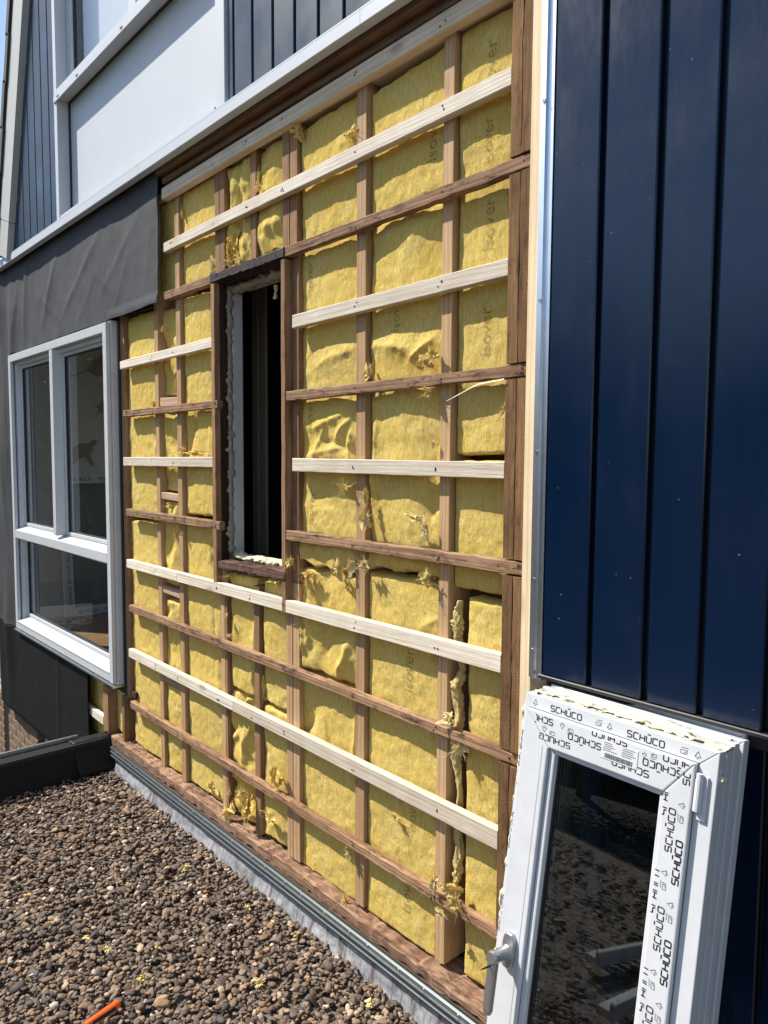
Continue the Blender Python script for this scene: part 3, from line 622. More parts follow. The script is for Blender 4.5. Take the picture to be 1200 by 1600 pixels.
a = tuft(None, -1.40, .004, .315, .040, .03, .038, 'wool_pale', 70); a.name = 'wool_clump'; tag(a, 'ragged clump of pale wool sitting on the lowest brown batten', 'insulation')
tuft(a, -1.455, -.014, .325, .018, .016, .04, 'wool_white', 71, -.2); tuft(a, -1.37, -.01, .30, .03, .022, .035, 'wool_pale', 72); tuft(a, -1.43, -.004, .24, .025, .012, .016, 'wool_white', 73)
a = tuft(None, -1.405, -.006, .845, .04, .022, .022, 'wool_white', 74); a.name = 'wool_clump'; tag(a, 'small whitish wool clump resting on fourth brown batten by rightmost stud', 'insulation')
tuft(a, -1.375, .01, .76, .035, .015, .03, 'wool_white', 75, -.3)

# faded print on the batts
def lettering(txt, x, z, h, fy, parent, mat='print', rot=pi/2, sx=1.0):
    cu = bpy.data.curves.new('lettering', 'FONT'); cu.body = txt; cu.size = 1.0; cu.align_x = 'CENTER'; cu.align_y = 'CENTER'; cu.resolution_u = 3
    o = bpy.data.objects.new('lettering', cu); lnk(o); dg = bpy.context.evaluated_depsgraph_get()
    me = o.evaluated_get(dg).to_mesh(); bm = bmesh.new(); bm.from_mesh(me); o.evaluated_get(dg).to_mesh_clear()
    bpy.data.objects.remove(o); bpy.data.curves.remove(cu)
    bmesh.ops.triangulate(bm, faces=bm.faces[:])
    for it in range(3):
        es = [e for e in bm.edges if e.calc_length() > 0.22]
        if es: bmesh.ops.subdivide_edges(bm, edges=es, cuts=1); bmesh.ops.triangulate(bm, faces=bm.faces[:])
    bm.verts.index_update()
    P = np.array([v.co[:] for v in bm.verts]); F = [tuple(v.index for v in f.verts) for f in bm.faces]; bm.free()
    c, s = math.cos(rot), math.sin(rot); px = P[:, 0]*h*sx; pz = P[:, 1]*h
    X = x+px*c-pz*s; Z = z+px*s+pz*c
    Y = fy(X, Z)-0.0022
    return mk('printed_lettering', np.stack([X, Y, Z], 1), F, M[mat], parent)
def on_batt(x, z):
    for o in BATTS:
        ws = [o.matrix_basis @ Vector(c) for c in o.bound_box]
        if min(w.x for w in ws) < x < max(w.x for w in ws) and min(w.z for w in ws) < z < max(w.z for w in ws): return o
for x, z, h, t in ((-1.545, 2.545, .058, 'isover'), (-1.325, 2.66, .058, 'isover'), (-1.325, 2.245, .058, 'isover'), (-1.33, 1.955, .055, 'isover'), (-2.15, 2.24, .05, 'isover'), (-2.15, 1.75, .05, 'isover'), (-2.14, 1.42, .05, 'isover'), (-1.70, 2.06, .05, 'isover'),
                (-1.62, .93, .058, 'isover'), (-1.62, .20, .058, 'isover'), (-1.60, .47, .05, 'isover'), (-1.33, 2.47, .05, 'isover'), (-2.05, .60, .045, 'isover')):
    b = on_batt(x, z)
    if b: lettering(t, x, z, h, o_f[b.name], b)

# ------------------------------------------------------------------ what is left of the window in the hole
hole = empty('window_lining', (-2.5, 0.13, 1.19), 'white window lining with ragged foam edge inside the dark wall opening', 'window lining')
def foam_strip(name, pts, w, d, mat, parent, seed, n=60):
    """ragged foam bead along a polyline of two points; w, d half sizes"""
    (a, b) = pts; a = np.array(a); b = np.array(b); ax = (b-a)/np.linalg.norm(b-a)
    e1 = np.array([0, 1, 0]); e2 = np.cross(ax, e1); V = []; F = []; k = 10
    for i in range(n+1):
        c = a+(b-a)*i/n
        for j in range(k):
            an = j*math.tau/k; r = max(.25, 1+0.55*sfbm(i*.33+j*.12, an*1.2, seed, 3)+.5*svn(i*.9, an*2.2, seed+7))
            V.append(c+e1*d*math.sin(an)*r+e2*w*math.cos(an)*r)
        if i:
            for j in range(k): F.append(((i-1)*k+j, (i-1)*k+(j+1) % k, i*k+(j+1) % k, i*k+j))
    F.append(tuple(range(k))[::-1]); F.append(tuple(n*k+j for j in range(k)))
    return mk(name, np.array(V), F, M[mat], parent, smooth=True)
bar_z('side_frame', -2.806, -2.764, 1.17, 2.33, 0.088, 0.138, M['white'], hole, 0.003)
bar_x('head_frame', -2.7635, -2.245, (2.318, 2.3295), (2.318, 2.3295), 0.125, 0.17, M['white'], hole, 0.002)
bar_x('sill_frame', -2.7635, -2.245, (1.120, 1.166), (1.120, 1.168), 0.125, 0.17, M['white'], hole, 0.003)
foam_strip('foam_bead', ((-2.772, 0.074, 1.19), (-2.772, 0.074, 2.31)), .012, .018, 'foam_old', hole, 3, 130)
foam_strip('foam_bead', ((-2.76, 0.105, 2.318), (-2.25, 0.105, 2.322)), .016, .028, 'foam_old', hole, 9, 70)
foam_strip('foam_bead', ((-2.72, 0.085, 1.176), (-2.26, 0.085, 1.188)), .010, .030, 'foam_pale', hole, 15, 70)
foam_strip('foam_bead', ((-2.762, 0.10, 1.18), (-2.70, 0.10, 1.178)), .012, .014, 'foam_pale', hole, 16, 12)
foam_strip('foam_bead', ((-2.478, 0.115, 2.235), (-2.484, 0.12, 2.29)), .007, .007, 'foam_pale', hole, 19, 10)
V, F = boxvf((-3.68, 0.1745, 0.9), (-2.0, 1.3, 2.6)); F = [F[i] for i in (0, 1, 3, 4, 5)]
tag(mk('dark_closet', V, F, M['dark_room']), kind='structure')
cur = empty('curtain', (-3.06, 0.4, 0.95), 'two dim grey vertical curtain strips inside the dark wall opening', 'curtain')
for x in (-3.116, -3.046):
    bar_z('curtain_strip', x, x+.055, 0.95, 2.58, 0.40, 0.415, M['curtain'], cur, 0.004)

# ------------------------------------------------------------------ big white window with mullion and transom
WX0, WX1, WZ0, WZ1 = -5.612, -3.826, 0.365, 2.316
win = empty('window', ((WX0+WX1)/2, 0.05, WZ0), 'large white framed window with two upper panes over one wide lower pane', 'window')
def frame4(pre, x0, x1, z0, z1, y0, y1, w, mat, par, c=0.003, local=False, names=None):
    bar_z(pre, x0, x0+w, z0, z1, y0, y1, M[mat], par, c, local=local); bar_z(pre, x1-w, x1, z0, z1, y0, y1, M[mat], par, c, local=local)
    bar_x(pre, x0+w, x1-w, (z0, z0+w), (z0, z0+w), y0+.0005, y1, M[mat], par, c, local=local); bar_x(pre, x0+w, x1-w, (z1-w, z1), (z1-w, z1), y0+.0005, y1, M[mat], par, c, local=local)
frame4('outer_frame', WX0, WX1, WZ0, WZ1, -0.012, 0.09, 0.030, 'white', win)
frame4('front_frame', WX0+.010, WX1-.010, WZ0+.010, WZ1-.010, -0.034, -0.0125, 0.050, 'white', win)
frame4('inner_frame', WX0+.0305, WX1-.0305, WZ0+.0305, WZ1-.0305, -0.004, 0.08, 0.050, 'white', win)
IX0, IX1, IZ0, IZ1 = WX0+.0805, WX1-.0805, WZ0+.0805, WZ1-.0805
TZ0, TZ1 = 1.030, 1.082
mu = bar_z('mullion', -4.742, -4.684, TZ1+.03, WZ1-.062, -0.033, 0.075, M['white'], win, 0.004)
# transom with a sloping ledge on top
V = []; 
for x in (WX0+.061, WX1-.061): V += [(x, -0.034, TZ0), (x, -0.034, TZ1), (x, 0.034, TZ1+.03), (x, 0.075, TZ1+.03), (x, 0.075, TZ0-.005), (x, 0.0, TZ0-.005)]
F = [tuple(range(5, -1, -1)), tuple(range(6, 12))]+[(k, (k+1) % 6, 6+(k+1) % 6, 6+k) for k in range(6)]
mk('transom', V, F, M['white'], win)
V = []
for x in (WX0+.061, WX1-.061): V += [(x, -0.036, WZ0+.055), (x, -0.036, WZ0+.062), (x, 0.034, WZ0+.098), (x, 0.07, WZ0+.098), (x, 0.07, WZ0+.055)]
mk('bottom_ledge', V, [tuple(range(4, -1, -1)), tuple(range(5, 10))]+[(k, (k+1) % 5, 5+(k+1) % 5, 5+k) for k in range(5)], M['white'], win)
# sash stiles and glass
def pane(x0, x1, z0, z1, y, sash=0.0, gname='glass'):
    s = .022
    frame4('glazing_bead', x0, x1, z0, z1, y-.012, y+.03, s, 'white', win, .002)
    frame4('gasket', x0+s, x1-s, z0+s, z1-s, y-.004, y+.02, .006, 'gasket', win, .001)
    V, F = boxvf((x0+s+.004, y+.004, z0+s+.004), (x1-s-.004, y+.010, z1-s-.004)); mk(gname, V, F[2:3], M['glass'], win)
pane(IX0, -4.7425, TZ1+.031, IZ1, 0.036); pane(-4.6835, IX1, TZ1+.031, IZ1, 0.036); pane(IX0, IX1, IZ0+.018, TZ0-.006, 0.036)
mk('sill_drip', *boxvf((WX0-.01, -0.042, WZ0-.012), (WX1+.005, 0.05, WZ0-.002)), M['alu'], win)
bar_z('foam_seal', WX1+.002, WX1+.022, WZ0, WZ1, 0.02, 0.09, M['blackgrip'], win, .002)

# room behind it
def struct(name, a, b, mat):
    V, F = boxvf(a, b); return tag(mk(name, V, F, M[mat]), kind='structure')
rf = struct('room_floor', (-7.1, 0.15, 0.02), (-3.84, 3.6, 0.10), 'floor')
rw = struct('room_wall_left', (-7.1, 0.15, 0.10), (-7.0, 3.6, 2.7), 'plaster')
struct('room_wall_back', (-7.0, 3.5, 0.10), (-3.86, 3.6, 0.8), 'plaster'); struct('room_wall_back_over_light_gap', (-7.0, 3.5, 2.45), (-3.86, 3.6, 2.7), 'plaster'); struct('room_wall_back_left', (-7.0, 3.5, 0.80), (-6.7, 3.6, 2.45), 'plaster'); struct('room_wall_back_right', (-4.3, 3.5, 0.80), (-3.86, 3.6, 2.45), 'plaster'); struct('room_wall_right', (-3.84, 0.15, 0.10), (-3.76, 3.6, 2.7), 'plaster'); struct('room_ceiling', (-7.1, 0.15, 2.7), (-3.76, 3.6, 2.78), 'plaster')  # added opening in the unseen back wall lets skylight brighten the room
bbox('baseboard', (-6.998, 0.16, 0.102), (-6.985, 3.49, 0.20), M['white'], rw, .003)
V = []; F = []
for k in range(12):
    y0 = .2+.0; 
# floor boards
for k in range(16):
    bbox('floor_board', (-6.98+k*.195, 0.17, 0.1005), (-6.98+k*.195+.191, 3.48, 0.106), M['floor'], rf, .001)
def flat_on_wall(name, pts, x, par):
    P = [(x, p[0], p[1]) for p in pts]; n = len(P); Q = [(x-.003, p[1], p[2]) for p in P]
    mk(name, P+Q, [tuple(range(n)), tuple(range(2*n-1, n-1, -1))]+[(k, n+k, n+(k+1) % n, (k+1) % n) for k in range(n)], M['mural'], par)
def ell(cy, cz, a, b, rot, n=18): return [(cy+a*math.cos(t)*math.cos(rot)-b*math.sin(t)*math.sin(rot), cz+a*math.cos(t)*math.sin(rot)+b*math.sin(t)*math.cos(rot)) for t in [i*math.tau/n for i in range(n)]]
wx = -6.994
flat_on_wall('painted_turtle_shell', ell(.96, 1.66, .11, .065, .35), wx, rw); flat_on_wall('painted_turtle_head', ell(1.07, 1.735, .035, .026, .5), wx+.002, rw)
flat_on_wall('painted_turtle_flipper', ell(.90, 1.58, .07, .022, 1.0), wx+.002, rw); flat_on_wall('painted_turtle_flipper', ell(1.03, 1.58, .075, .022, -1.1), wx+.002, rw)
flat_on_wall('painted_ray_body', [(1.02, 2.42), (1.08, 2.50), (1.17, 2.57), (1.27, 2.55), (1.35, 2.52), (1.28, 2.44), (1.20, 2.36), (1.10, 2.37)], wx, rw)
flat_on_wall('painted_ray_tail', [(.80, 2.34), (.90, 2.365), (1.03, 2.42), (1.03, 2.41), (.90, 2.35), (.80, 2.33)], wx+.002, rw)
flat_on_wall('painted_starfish', [(1.16+(.075 if k % 2 == 0 else .03)*math.sin(k*pi/5), 2.07+(.075 if k % 2 == 0 else .03)*math.cos(k*pi/5)) for k in range(10)], wx, rw)

# ------------------------------------------------------------------ charcoal membrane
def sheet(name, fn, us, vs, keep, mat, label, cat, loc):
    n = len(us); F = []
    for j in range(len(vs)-1):
        for i in range(n-1):
            if keep((us[i]+us[i+1])/2, (vs[j]+vs[j+1])/2): F.append((j*n+i, j*n+i+1, (j+1)*n+i+1, (j+1)*n+i))
    used = sorted({i for f in F for i in f}); mp = {o: k for k, o in enumerate(used)}
    V = np.array([fn(us[i % n], vs[i//n]) for i in used])
    o = mk(name, V-np.array(loc), [tuple(mp[i] for i in f) for f in F], M[mat], None, smooth=True, local=True); o.location = loc
    md = o.modifiers.new('thickness', 'SOLIDIFY'); md.thickness = 0.0015; md.offset = 1
    return tag(o, label, cat)
CREASES = ((-4.62, 2.40, -3.92, 2.80, .012, .020), (-4.30, 2.36, -4.02, 2.58, .007, .012), (-4.92, 2.42, -4.60, 2.84, .018, .030), (-5.02, 2.64, -4.55, 2.40, .009, .014), (-3.95, 2.46, -3.45, 2.78, .007, .016), (-3.78, 2.35, -3.58, 2.62, .006, .010),
           (-3.42, 2.38, -3.30, 2.76, .005, .010), (-5.30, 2.40, -5.22, 2.88, .022, .030), (-5.55, 2.36, -5.40, 2.80, .016, .025), (-5.80, 2.5, -5.70, .9, .016, .03), (-5.95, 2.8, -5.90, 1.6, .012, .02), (-5.68, 1.5, -5.66, .5, .006, .01), (-4.2, 2.70, -3.7, 2.40, .005, .010),
           (-4.78, .30, -4.80, -.15, .006, .012), (-5.2, .25, -4.9, -.2, .004, .02))
def memf(x, z):
    a = np.array
    y = -0.008-0.004*sfbm(x*2.2, z*2.6, 5, 2)
    for (ax_, az, bx, bz_, am, wd) in CREASES:
        dx, dz = bx-ax_, bz_-az; L2 = dx*dx+dz*dz; t = ((x-ax_)*dx+(z-az)*dz)/L2; tc = min(1.0, max(0.0, t)); d = math.hypot(x-ax_-tc*dx, z-az-tc*dz)
        d += .006*svn(t*9, am*900, 3); y -= .6*am*math.exp(-abs(d)/wd)*(1-.7*abs(2*tc-1)**2)
    if -5.16 < x < -3.2 and z > 2.3: y -= .003
    y -= 0.03*math.exp(-((x+5.85)/.10)**2)*(0.6+0.4*math.sin(z*5))+0.02*math.exp(-((x+5.55)/.07)**2)*math.exp(-((z-2.5)/.3)**2)
    y -= .0012*sfbm(x*14+z*4, z*12-x*3, 61, 2)
    if z < .36: y = min(y-0.004, -0.002)-0.006*math.exp(-((x+4.78)/.03)**2)
    y = min(y, -0.003)
    if z < 2.36 and z > 2.29 and x > -3.86: y -= .006
    if x < -6.12: y += .22*min(1, (-6.12-x)/.18)
    xx = x+.006*svn(z*9.0, .5, 4)*(1 if x > -3.3 else 0)
    zz = z+(.004*svn(x*9.0, .5, 6) if z < 2.34 else 0)
    return (xx, y, zz)
xs = sorted(set(np.round(np.concatenate([np.arange(-6.30, -3.235, .018), [-5.602, -4.268, -3.836, -3.245]]), 4)))
zs = sorted(set(np.round(np.concatenate([np.arange(-.30, 2.93, .018), [0.352, 2.322, 2.318]]), 4)))
sheet('breather_membrane', memf, xs, zs,
      lambda x, z: (z > 2.32 and x < -3.245) or (x < -5.602 and z > .352), 'membrane', 'charcoal breather membrane stapled around the big white window', 'membrane', (-5.0, 0.0, -0.3))
sheet('rubber_sheet', lambda x, z: (x, memf(x, z)[1]-.001, z), xs, zs, lambda x, z: z < .352 and x < -4.268, 'rubber', 'smooth black rubber sheet hanging under the big white window', 'rubber sheet', (-5.0, 0.0, -0.3))
V, F = boxvf((-6.3, 0.03, -0.31), (-5.63, 0.14, 2.93)); tag(mk('backing_wall', V, F, M['dark_z']), kind='structure')
V, F = boxvf((-5.63, 0.03, -0.31), (-4.40, 0.14, 0.35)); tag(mk('backing_wall', V, F, M['dark_z']), kind='structure')
V, F = boxvf((-5.63, 0.03, 2.33), (-3.40, 0.122, 2.93)); tag(mk('backing_wall', V, F, M['dark_z']), kind='structure')
V = []; F = []
for i in range(13):
    z = -3+i*.5
    for k in range(12): V.append((-6.42+.04*math.cos(k*math.tau/12), -.03+.04*math.sin(k*math.tau/12), z))
    if i:
        for k in range(12): F.append(((i-1)*12+k, (i-1)*12+(k+1) % 12, i*12+(k+1) % 12, i*12+k))
dp = mk('downpipe', np.array(V)-np.array([-6.42, -.03, -3]), F, M['pipe'], None, True, True); dp.location = (-6.42, -.03, -3); tag(dp, 'dark grey round downpipe at far left edge of the membrane', 'downpipe')
for z in (-.15, 1.2, 2.4): mk('pipe_clip', *boxvf((-6.468, -.078, z), (-6.372, .03, z+.03)), M['pipe'], dp)

# brick pier under the membrane
bw = empty('brick_wall', (-5.8, .06, -3), 'brown brick wall corner under the membrane beyond the flat roof', 'wall')
mk('mortar_core', *boxvf((-6.6, .066, -1.6), (-5.505, .158, -.312)), M['mortar'], bw)
bme = None
for r in range(17):
    for c in range(6):
        x1 = -5.498-(c*.215)-(.105 if r % 2 else 0); x0 = x1-.205
        if c == 0 and r % 2:
            o = bbox('brick', (-5.6, .058, -.385-r*.066), (-5.498, .16, -.385-r*.066+.055), M['brick'], bw, .003)
        o = bbox('brick', (max(x0, -6.59), .058, -.385-r*.066), (x1, .16, -.385-r*.066+.055), M['brick'], bw, .003) if x1 > -6.5 else None
frm = empty('lower_window', (-5.2, .1, -1.6), 'white edge of a lower window frame beside the brick corner', 'window')
bar_z('frame_stile', -5.46, -5.36, -1.6, -.312, .10, .158, M['white'], frm, .003); bar_z('frame_stile', -5.355, -5.33, -1.6, -.312, .12, .158, M['white'], frm, .003)

# ------------------------------------------------------------------ upper storey: cladding, white panel window, trim, verge
up = empty('upper_facade', (-3.0, 0.0, 2.9), 'upper facade of slate blue vertical boards over a white drip trim', 'facade')
YU = -0.045
def clad(name, x0, x1, z0, z1, y, mat, par, ztopl=None, ztopr=None, th=.02):
    zl = z1 if ztopl is None else ztopl; zr = z1 if ztopr is None else ztopr
    pr = [(x0, y+th), (x0, y+.005), (x0+.005, y), (x1-.003, y), (x1, y+.003), (x1, y+th)]
    V = [(p, q, z0) for p, q in pr]+[(p, q, zl+(zr-zl)*(p-x0)/(x1-x0)) for p, q in pr]; n = 6
    F = [(k, (k+1) % n, n+(k+1) % n, n+k) for k in range(n)]+[tuple(range(n-1, -1, -1)), tuple(range(n, 2*n))]
    return mk(name, V, F, M[mat], par)
def verge(x): return 2.97+(x+5.36)*(4.36-2.97)/(-4.877+5.36)   # inner edge of the sloping verge board
x = -4.462
while x > -5.40:
    x0 = max(x-.122, -5.39); clad('cladding_board', x0, x, 2.935, 4.9, YU, 'slate', up, min(4.9, verge(x0)), min(4.9, verge(x))) if verge(x) > 2.96 else None
    x -= .132
x = -2.511
clad('cladding_board', -2.556, -2.521, 2.935, 4.9, YU, 'slate', up)
while x < 1.6:
    clad('cladding_board', x, x+.122, 2.935, 4.9, YU, 'slate', up); x += .1328
mk('cladding_backing', *boxvf((-2.56, YU+.017, 2.93), (1.7, .12, 4.9)), M['gasket'], up)
mk('cladding_backing', [(-5.40, YU+.017, 2.93), (-4.46, YU+.017, 2.93), (-4.46, YU+.017, 4.9), (-4.70, YU+.017, 4.9), (-5.40, .12, 2.93), (-4.46, .12, 2.93), (-4.46, .12, 4.9), (-4.70, .12, 4.9)], BOXF, M['gasket'], up)
# drip trim, several lengths
for a, b in ((-5.95, -3.33), (-3.3285, -1.75), (-1.7485, 1.7)):
    bar_x('drip_trim', a, b, (2.904, 2.950), (2.904, 2.950), -0.066, 0.02 if False else -0.030, M['white_mat'], up, .003)
mk('drip_ledge', *boxvf((-5.95, -0.064, 2.9505), (1.7, .10, 2.956)), M['white_mat'], up)
# verge board and tiles
def slab(name, p, q, wid, y0, y1, mat, par):
    p = np.array(p); q = np.array(q); d = (q-p)/np.linalg.norm(q-p); n = np.array([-d[1], d[0]])*wid
    pts = [p, q, q+n, p+n]
    V = [(a[0], y0, a[1]) for a in pts]+[(a[0], y1, a[1]) for a in pts]
    return mk(name, V, [(0, 1, 2, 3), (7, 6, 5, 4), (0, 4, 5, 1), (1, 5, 6, 2), (2, 6, 7, 3), (3, 7, 4, 0)], M[mat], par)
vb = np.array([-5.377, 2.92]); vt = np.array([-4.66, 4.985]); dd = (vt-vb)/np.linalg.norm(vt-vb); nn = np.array([-dd[1], dd[0]])
slab('verge_board', vb, vb+dd*.23, .205, -.085, .05, 'cream', up); slab('verge_board', vb+dd*.234, vt, .205, -.085, .05, 'cream', up)
for k in range(9):
    s0 = vb+nn*.208+dd*(k*.27-.02)+nn*(.012*(k % 2)); slab('roof_tile', s0, s0+dd*.285, .055, -.10, .25, 'tile', up)
slab('roof_slope', vb+nn*.21, vt+nn*.21, .03, .26, 3.0, 'tile', up)
# screws on the verge
V = []; F = []
# white panel window
uw = empty('upper_window', (-3.5, 0.0, 2.957), 'white upper window with glazing over a blank white panel', 'window')
UX0, UX1, UZ0 = -4.458, -2.560, 2.9575
bar_z('frame_stile', UX0, UX0+.05, UZ0, 4.9, -0.060, 0.06, M['white_mat'], uw, .003)
bar_z('frame_stile', UX1-.085, UX1-.045, UZ0, 4.9, -0.050, 0.06, M['white_mat'], uw, .003); bar_z('frame_stile', UX1-.044, UX1, UZ0, 4.9, -0.058, 0.06, M['white_mat'], uw, .003)
bar_x('bottom_rail', UX0+.05, UX1-.085, (UZ0, UZ0+.020), (UZ0, UZ0+.020), -0.056, 0.06, M['white_mat'], uw, .003)
bar_x('transom', UX0+.05, UX1-.085, (3.620, 3.672), (3.620, 3.672), -0.060, 0.03, M['white_mat'], uw, .003)
bar_x('sill_lip', UX0+.02, UX1-.03, (3.60, 3.640), (3.60, 3.640), -0.068, -0.0605, M['white_mat'], uw, .002)
mk('blank_panel', *boxvf((UX0+.051, 0.012, UZ0+.02), (UX1-.086, 0.03, 3.62)), M['white_mat'], uw)
frame4('panel_bead', UX0+.050, UX1-.0855, UZ0+.0205, 3.6195, 0.002, 0.0118, .010, 'gasket', uw, .001)
mk('glazing_frame', *boxvf((UX0+.052, 0.0, 3.673), (UX0+.13, .05, 4.9)), M['white_mat'], uw)
mk('gasket', *boxvf((UX0+.1305, 0.012, 3.673), (UX0+.142, .05, 4.9)), M['gasket'], uw)
mk('sash_stile', *boxvf((-3.56, 0.0, 3.70), (-3.48, .05, 4.9)), M['white_mat'], uw)
mk('sash_rail', *boxvf((UX0+.1425, 0.002, 3.673), (UX1-.086, .05, 3.70)), M['white_mat'], uw)
for a, b in ((UX0+.143, -3.561), (-3.479, UX1-.087)): mk('glass', [(a, .02, 3.70), (b, .02, 3.70), (b, .02, 4.9), (a, .02, 4.9)], [(0, 1, 2, 3)], M['glass'], uw)
mk('white_blind', *boxvf((UX0+.06, 0.10, 3.66), (UX1-.09, .115, 4.9)), M['white_mat'], uw)
V = []; F = []
for x in (-4.38, -4.08, -3.5): 
    bbox('drain_slot', (x, -.0695, 3.613), (x+.025, -.067, 3.622), M['gasket'], uw, 0)
# upper floor mass behind so no light leaks into the wall
V, F = boxvf((-5.3, .13, 2.80), (3.2, .30, 4.9)); tag(mk('upper_wall_core', V, F, M['dark_room']), kind='structure')

# ------------------------------------------------------------------ navy cladding at the right
nav = empty('navy_cladding', (-0.2, 0.0, 1.05), 'glossy navy blue vertical board cladding right of the opened wall', 'cladding')
YN = -0.045
bar_z('corner_batten', -1.1425, -1.1085, 0.05, 2.90, -0.022, 0.06, M['pale_z'], nav, .0015)
edges = [-1.058, -0.933, -0.792, -0.666]
cw = .1285; e = -1.056; bounds = [(-1.0575, -0.933), (-0.9195, -0.793), (-0.779, -0.667), (-0.6545, -0.535)]
x = -.522
while x < 1.9: bounds.append((x, x+.121)); x += .133
for a, b in bounds: clad('cladding_board', a, b, 1.066, 2.90, YN, 'navy', nav, th=.022)
mk('cladding_backing', *boxvf((-1.056, YN+.0225, 1.065), (2.0, .06, 2.90)), M['gasket'], nav)
# aluminium corner trim with folded lip and screws
V = [(-1.1075, -.030, 0), (-1.1035, -.036, 0), (-1.092, -.036, 0), (-1.090, -.0475, 0), (-1.080, -.0475, 0), (-1.078, -.040, 0), (-1.062, -.040, 0), (-1.062, -.01, 0), (-1.1075, -.01, 0)]
n = len(V); V2 = [(a, b, 1.045) for a, b, _ in V]+[(a, b, 2.90) for a, b, _ in V]
tr = mk('corner_trim', V2, [(k, (k+1) % n, n+(k+1) % n, n+k) for k in range(n)]+[tuple(range(n-1, -1, -1)), tuple(range(n, 2*n))], M['alu'], nav)
for z in (2.46, 1.99, 1.62, 1.30, 1.12):
    V = []; F = []
    for rr, yy in ((.005, -.0475), (.0045, -.0505), (.002, -.0505), (.0018, -.049)): V += [(-1.085+rr*math.cos(k*math.tau/10), yy, z+rr*math.sin(k*math.tau/10)) for k in range(10)]
    for q in range(3): F += [(q*10+k, (q+1)*10+k, (q+1)*10+(k+1) % 10, q*10+(k+1) % 10) for k in range(10)]
    F.append(tuple(30+k for k in range(10))); mk('screw_head', V, F, M['screw'], nav)
bar_x('base_trim', -1.064, 2.0, (1.053, 1.063), (1.053, 1.063), -0.050, 0.05, M['blackgrip'], nav, .002)
bar_x('base_trim', -1.055, 2.0, (1.020, 1.052), (1.020, 1.052), -0.026, 0.05, M['gasket'], nav, .002)
# lower part of that wall, set back in shade
low = empty('lower_cladding', (0, .06, -.1), 'set back navy boards in deep shade under the cladding edge', 'cladding')
x = -1.12
while x < 1.9: clad('cladding_board', x, x+.18, -.13, 1.02, .055, 'navy', low, th=.02); x += .19
mk('cladding_backing', *boxvf((-1.13, .0755, -.13), (2.0, .13, 1.03)), M['gasket'], low)

# ------------------------------------------------------------------ edge profile, lead flashing, roof kerb
prof = empty('edge_profile', (-2.5, -.02, -.05), 'dark ribbed metal profile along the foot of the opened wall', 'profile')
def strip(name, pts, mat, par, x0=-3.955, x1=-0.9, drop=0.0, n=1):
    V = []; k = len(pts)
    for i in range(n+1):
        t = i/n; x = x0+(x1-x0)*t; V += [(x, y, z-drop*t) for y, z in pts]
    F = [(i*k+j, i*k+(j+1) % k, (i+1)*k+(j+1) % k, (i+1)*k+j) for i in range(n) for j in range(k)]+[tuple(range(k-1, -1, -1)), tuple(n*k+j for j in range(k))]
    return mk(name, V, F, M[mat], par)
DR = .012
strip('upper_rib', [(-.012, .000), (-.020, -.001), (-.026, -.006), (-.026, -.016), (-.012, -.018)], 'profile', prof, drop=DR)
strip('bright_lip', [(-.0125, -.0185), (-.032, -.0185), (-.033, -.0225), (-.0125, -.0225)], 'profile_lip', prof, drop=DR)
strip('lower_rib', [(-.0115, -.023), (-.029, -.023), (-.031, -.034), (-.0115, -.036)], 'profile', prof, drop=DR)
strip('bright_lip', [(-.0125, -.0362), (-.036, -.0362), (-.0368, -.0392), (-.0125, -.0392)], 'profile_lip', prof, drop=DR)
strip('rubber_skirt', [(-.0115, -.0395), (-.034, -.0395), (-.030, -.050), (-.0115, -.050)], 'gasket', prof, drop=DR)
for k in range(22):
    x = -3.85+k*.125+random.uniform(-.02, .02); z = -.009-DR*(x+3.955)/3.055
    bbox('rivet', (x-.003, -.0285, z-.003), (x+.003, -.0255, z+.003), M['screw'], prof, .001)
def flf(u, v):
    z = -.046-.105*v-DR*(u+3.955)/3.055; a = np.array
    y = -.0135-.026*v**1.3-.009*sfbm(u*9, v*3., 3, 3)*v-.004*svn(u*40, v*2, 5)
    return (u, min(y, -.0125), z)
fl = sheet('lead_flashing', flf, list(np.arange(-3.955, -.9, .012)), [i/10 for i in range(11)], lambda u, v: True, 'flash', 'crumpled grey lead flashing between the wall foot and the gravel', 'flashing', (-2.5, -.03, -.15))
kb = empty('roof_kerb', (-3.99, -1.8, -.13), 'black bitumen roof kerb with bright metal edge at the end of the gravel', 'kerb')
V = []
for y in (-3.6, -.055): V += [(-3.895, y, -.14), (-3.935, y, .030), (-3.945, y, .044), (-4.03, y, .046), (-4.03, y, -.35), (-3.95, y, -.35)]
n = 6; mk('bitumen_upstand', V, [(k, (k+1) % n, n+(k+1) % n, n+k) for k in range(n)]+[tuple(range(n-1, -1, -1)), tuple(range(n, 2*n))], M['bitumen'], kb)
bar_y = mk('metal_edge', *boxvf((-4.045, -3.6, -.02), (-4.0305, -.16, .066)), M['alu'], kb)
def capf(u, v):
    a = np.array; n_ = sfbm(u*14, v*9, 12, 3)
    return (-4.03+.17*u, -.215+.21*v+.004*n_, .050-.26*max(0, u-.40)**1.05+.003*n_)
sheet('corner_patch', capf, [i/14 for i in range(15)], [i/12 for i in range(13)], lambda u, v: True, 'rubber', 'crumpled dark patch of roofing felt in the corner by the wall', 'roofing felt', (-3.98, -.1, .06))

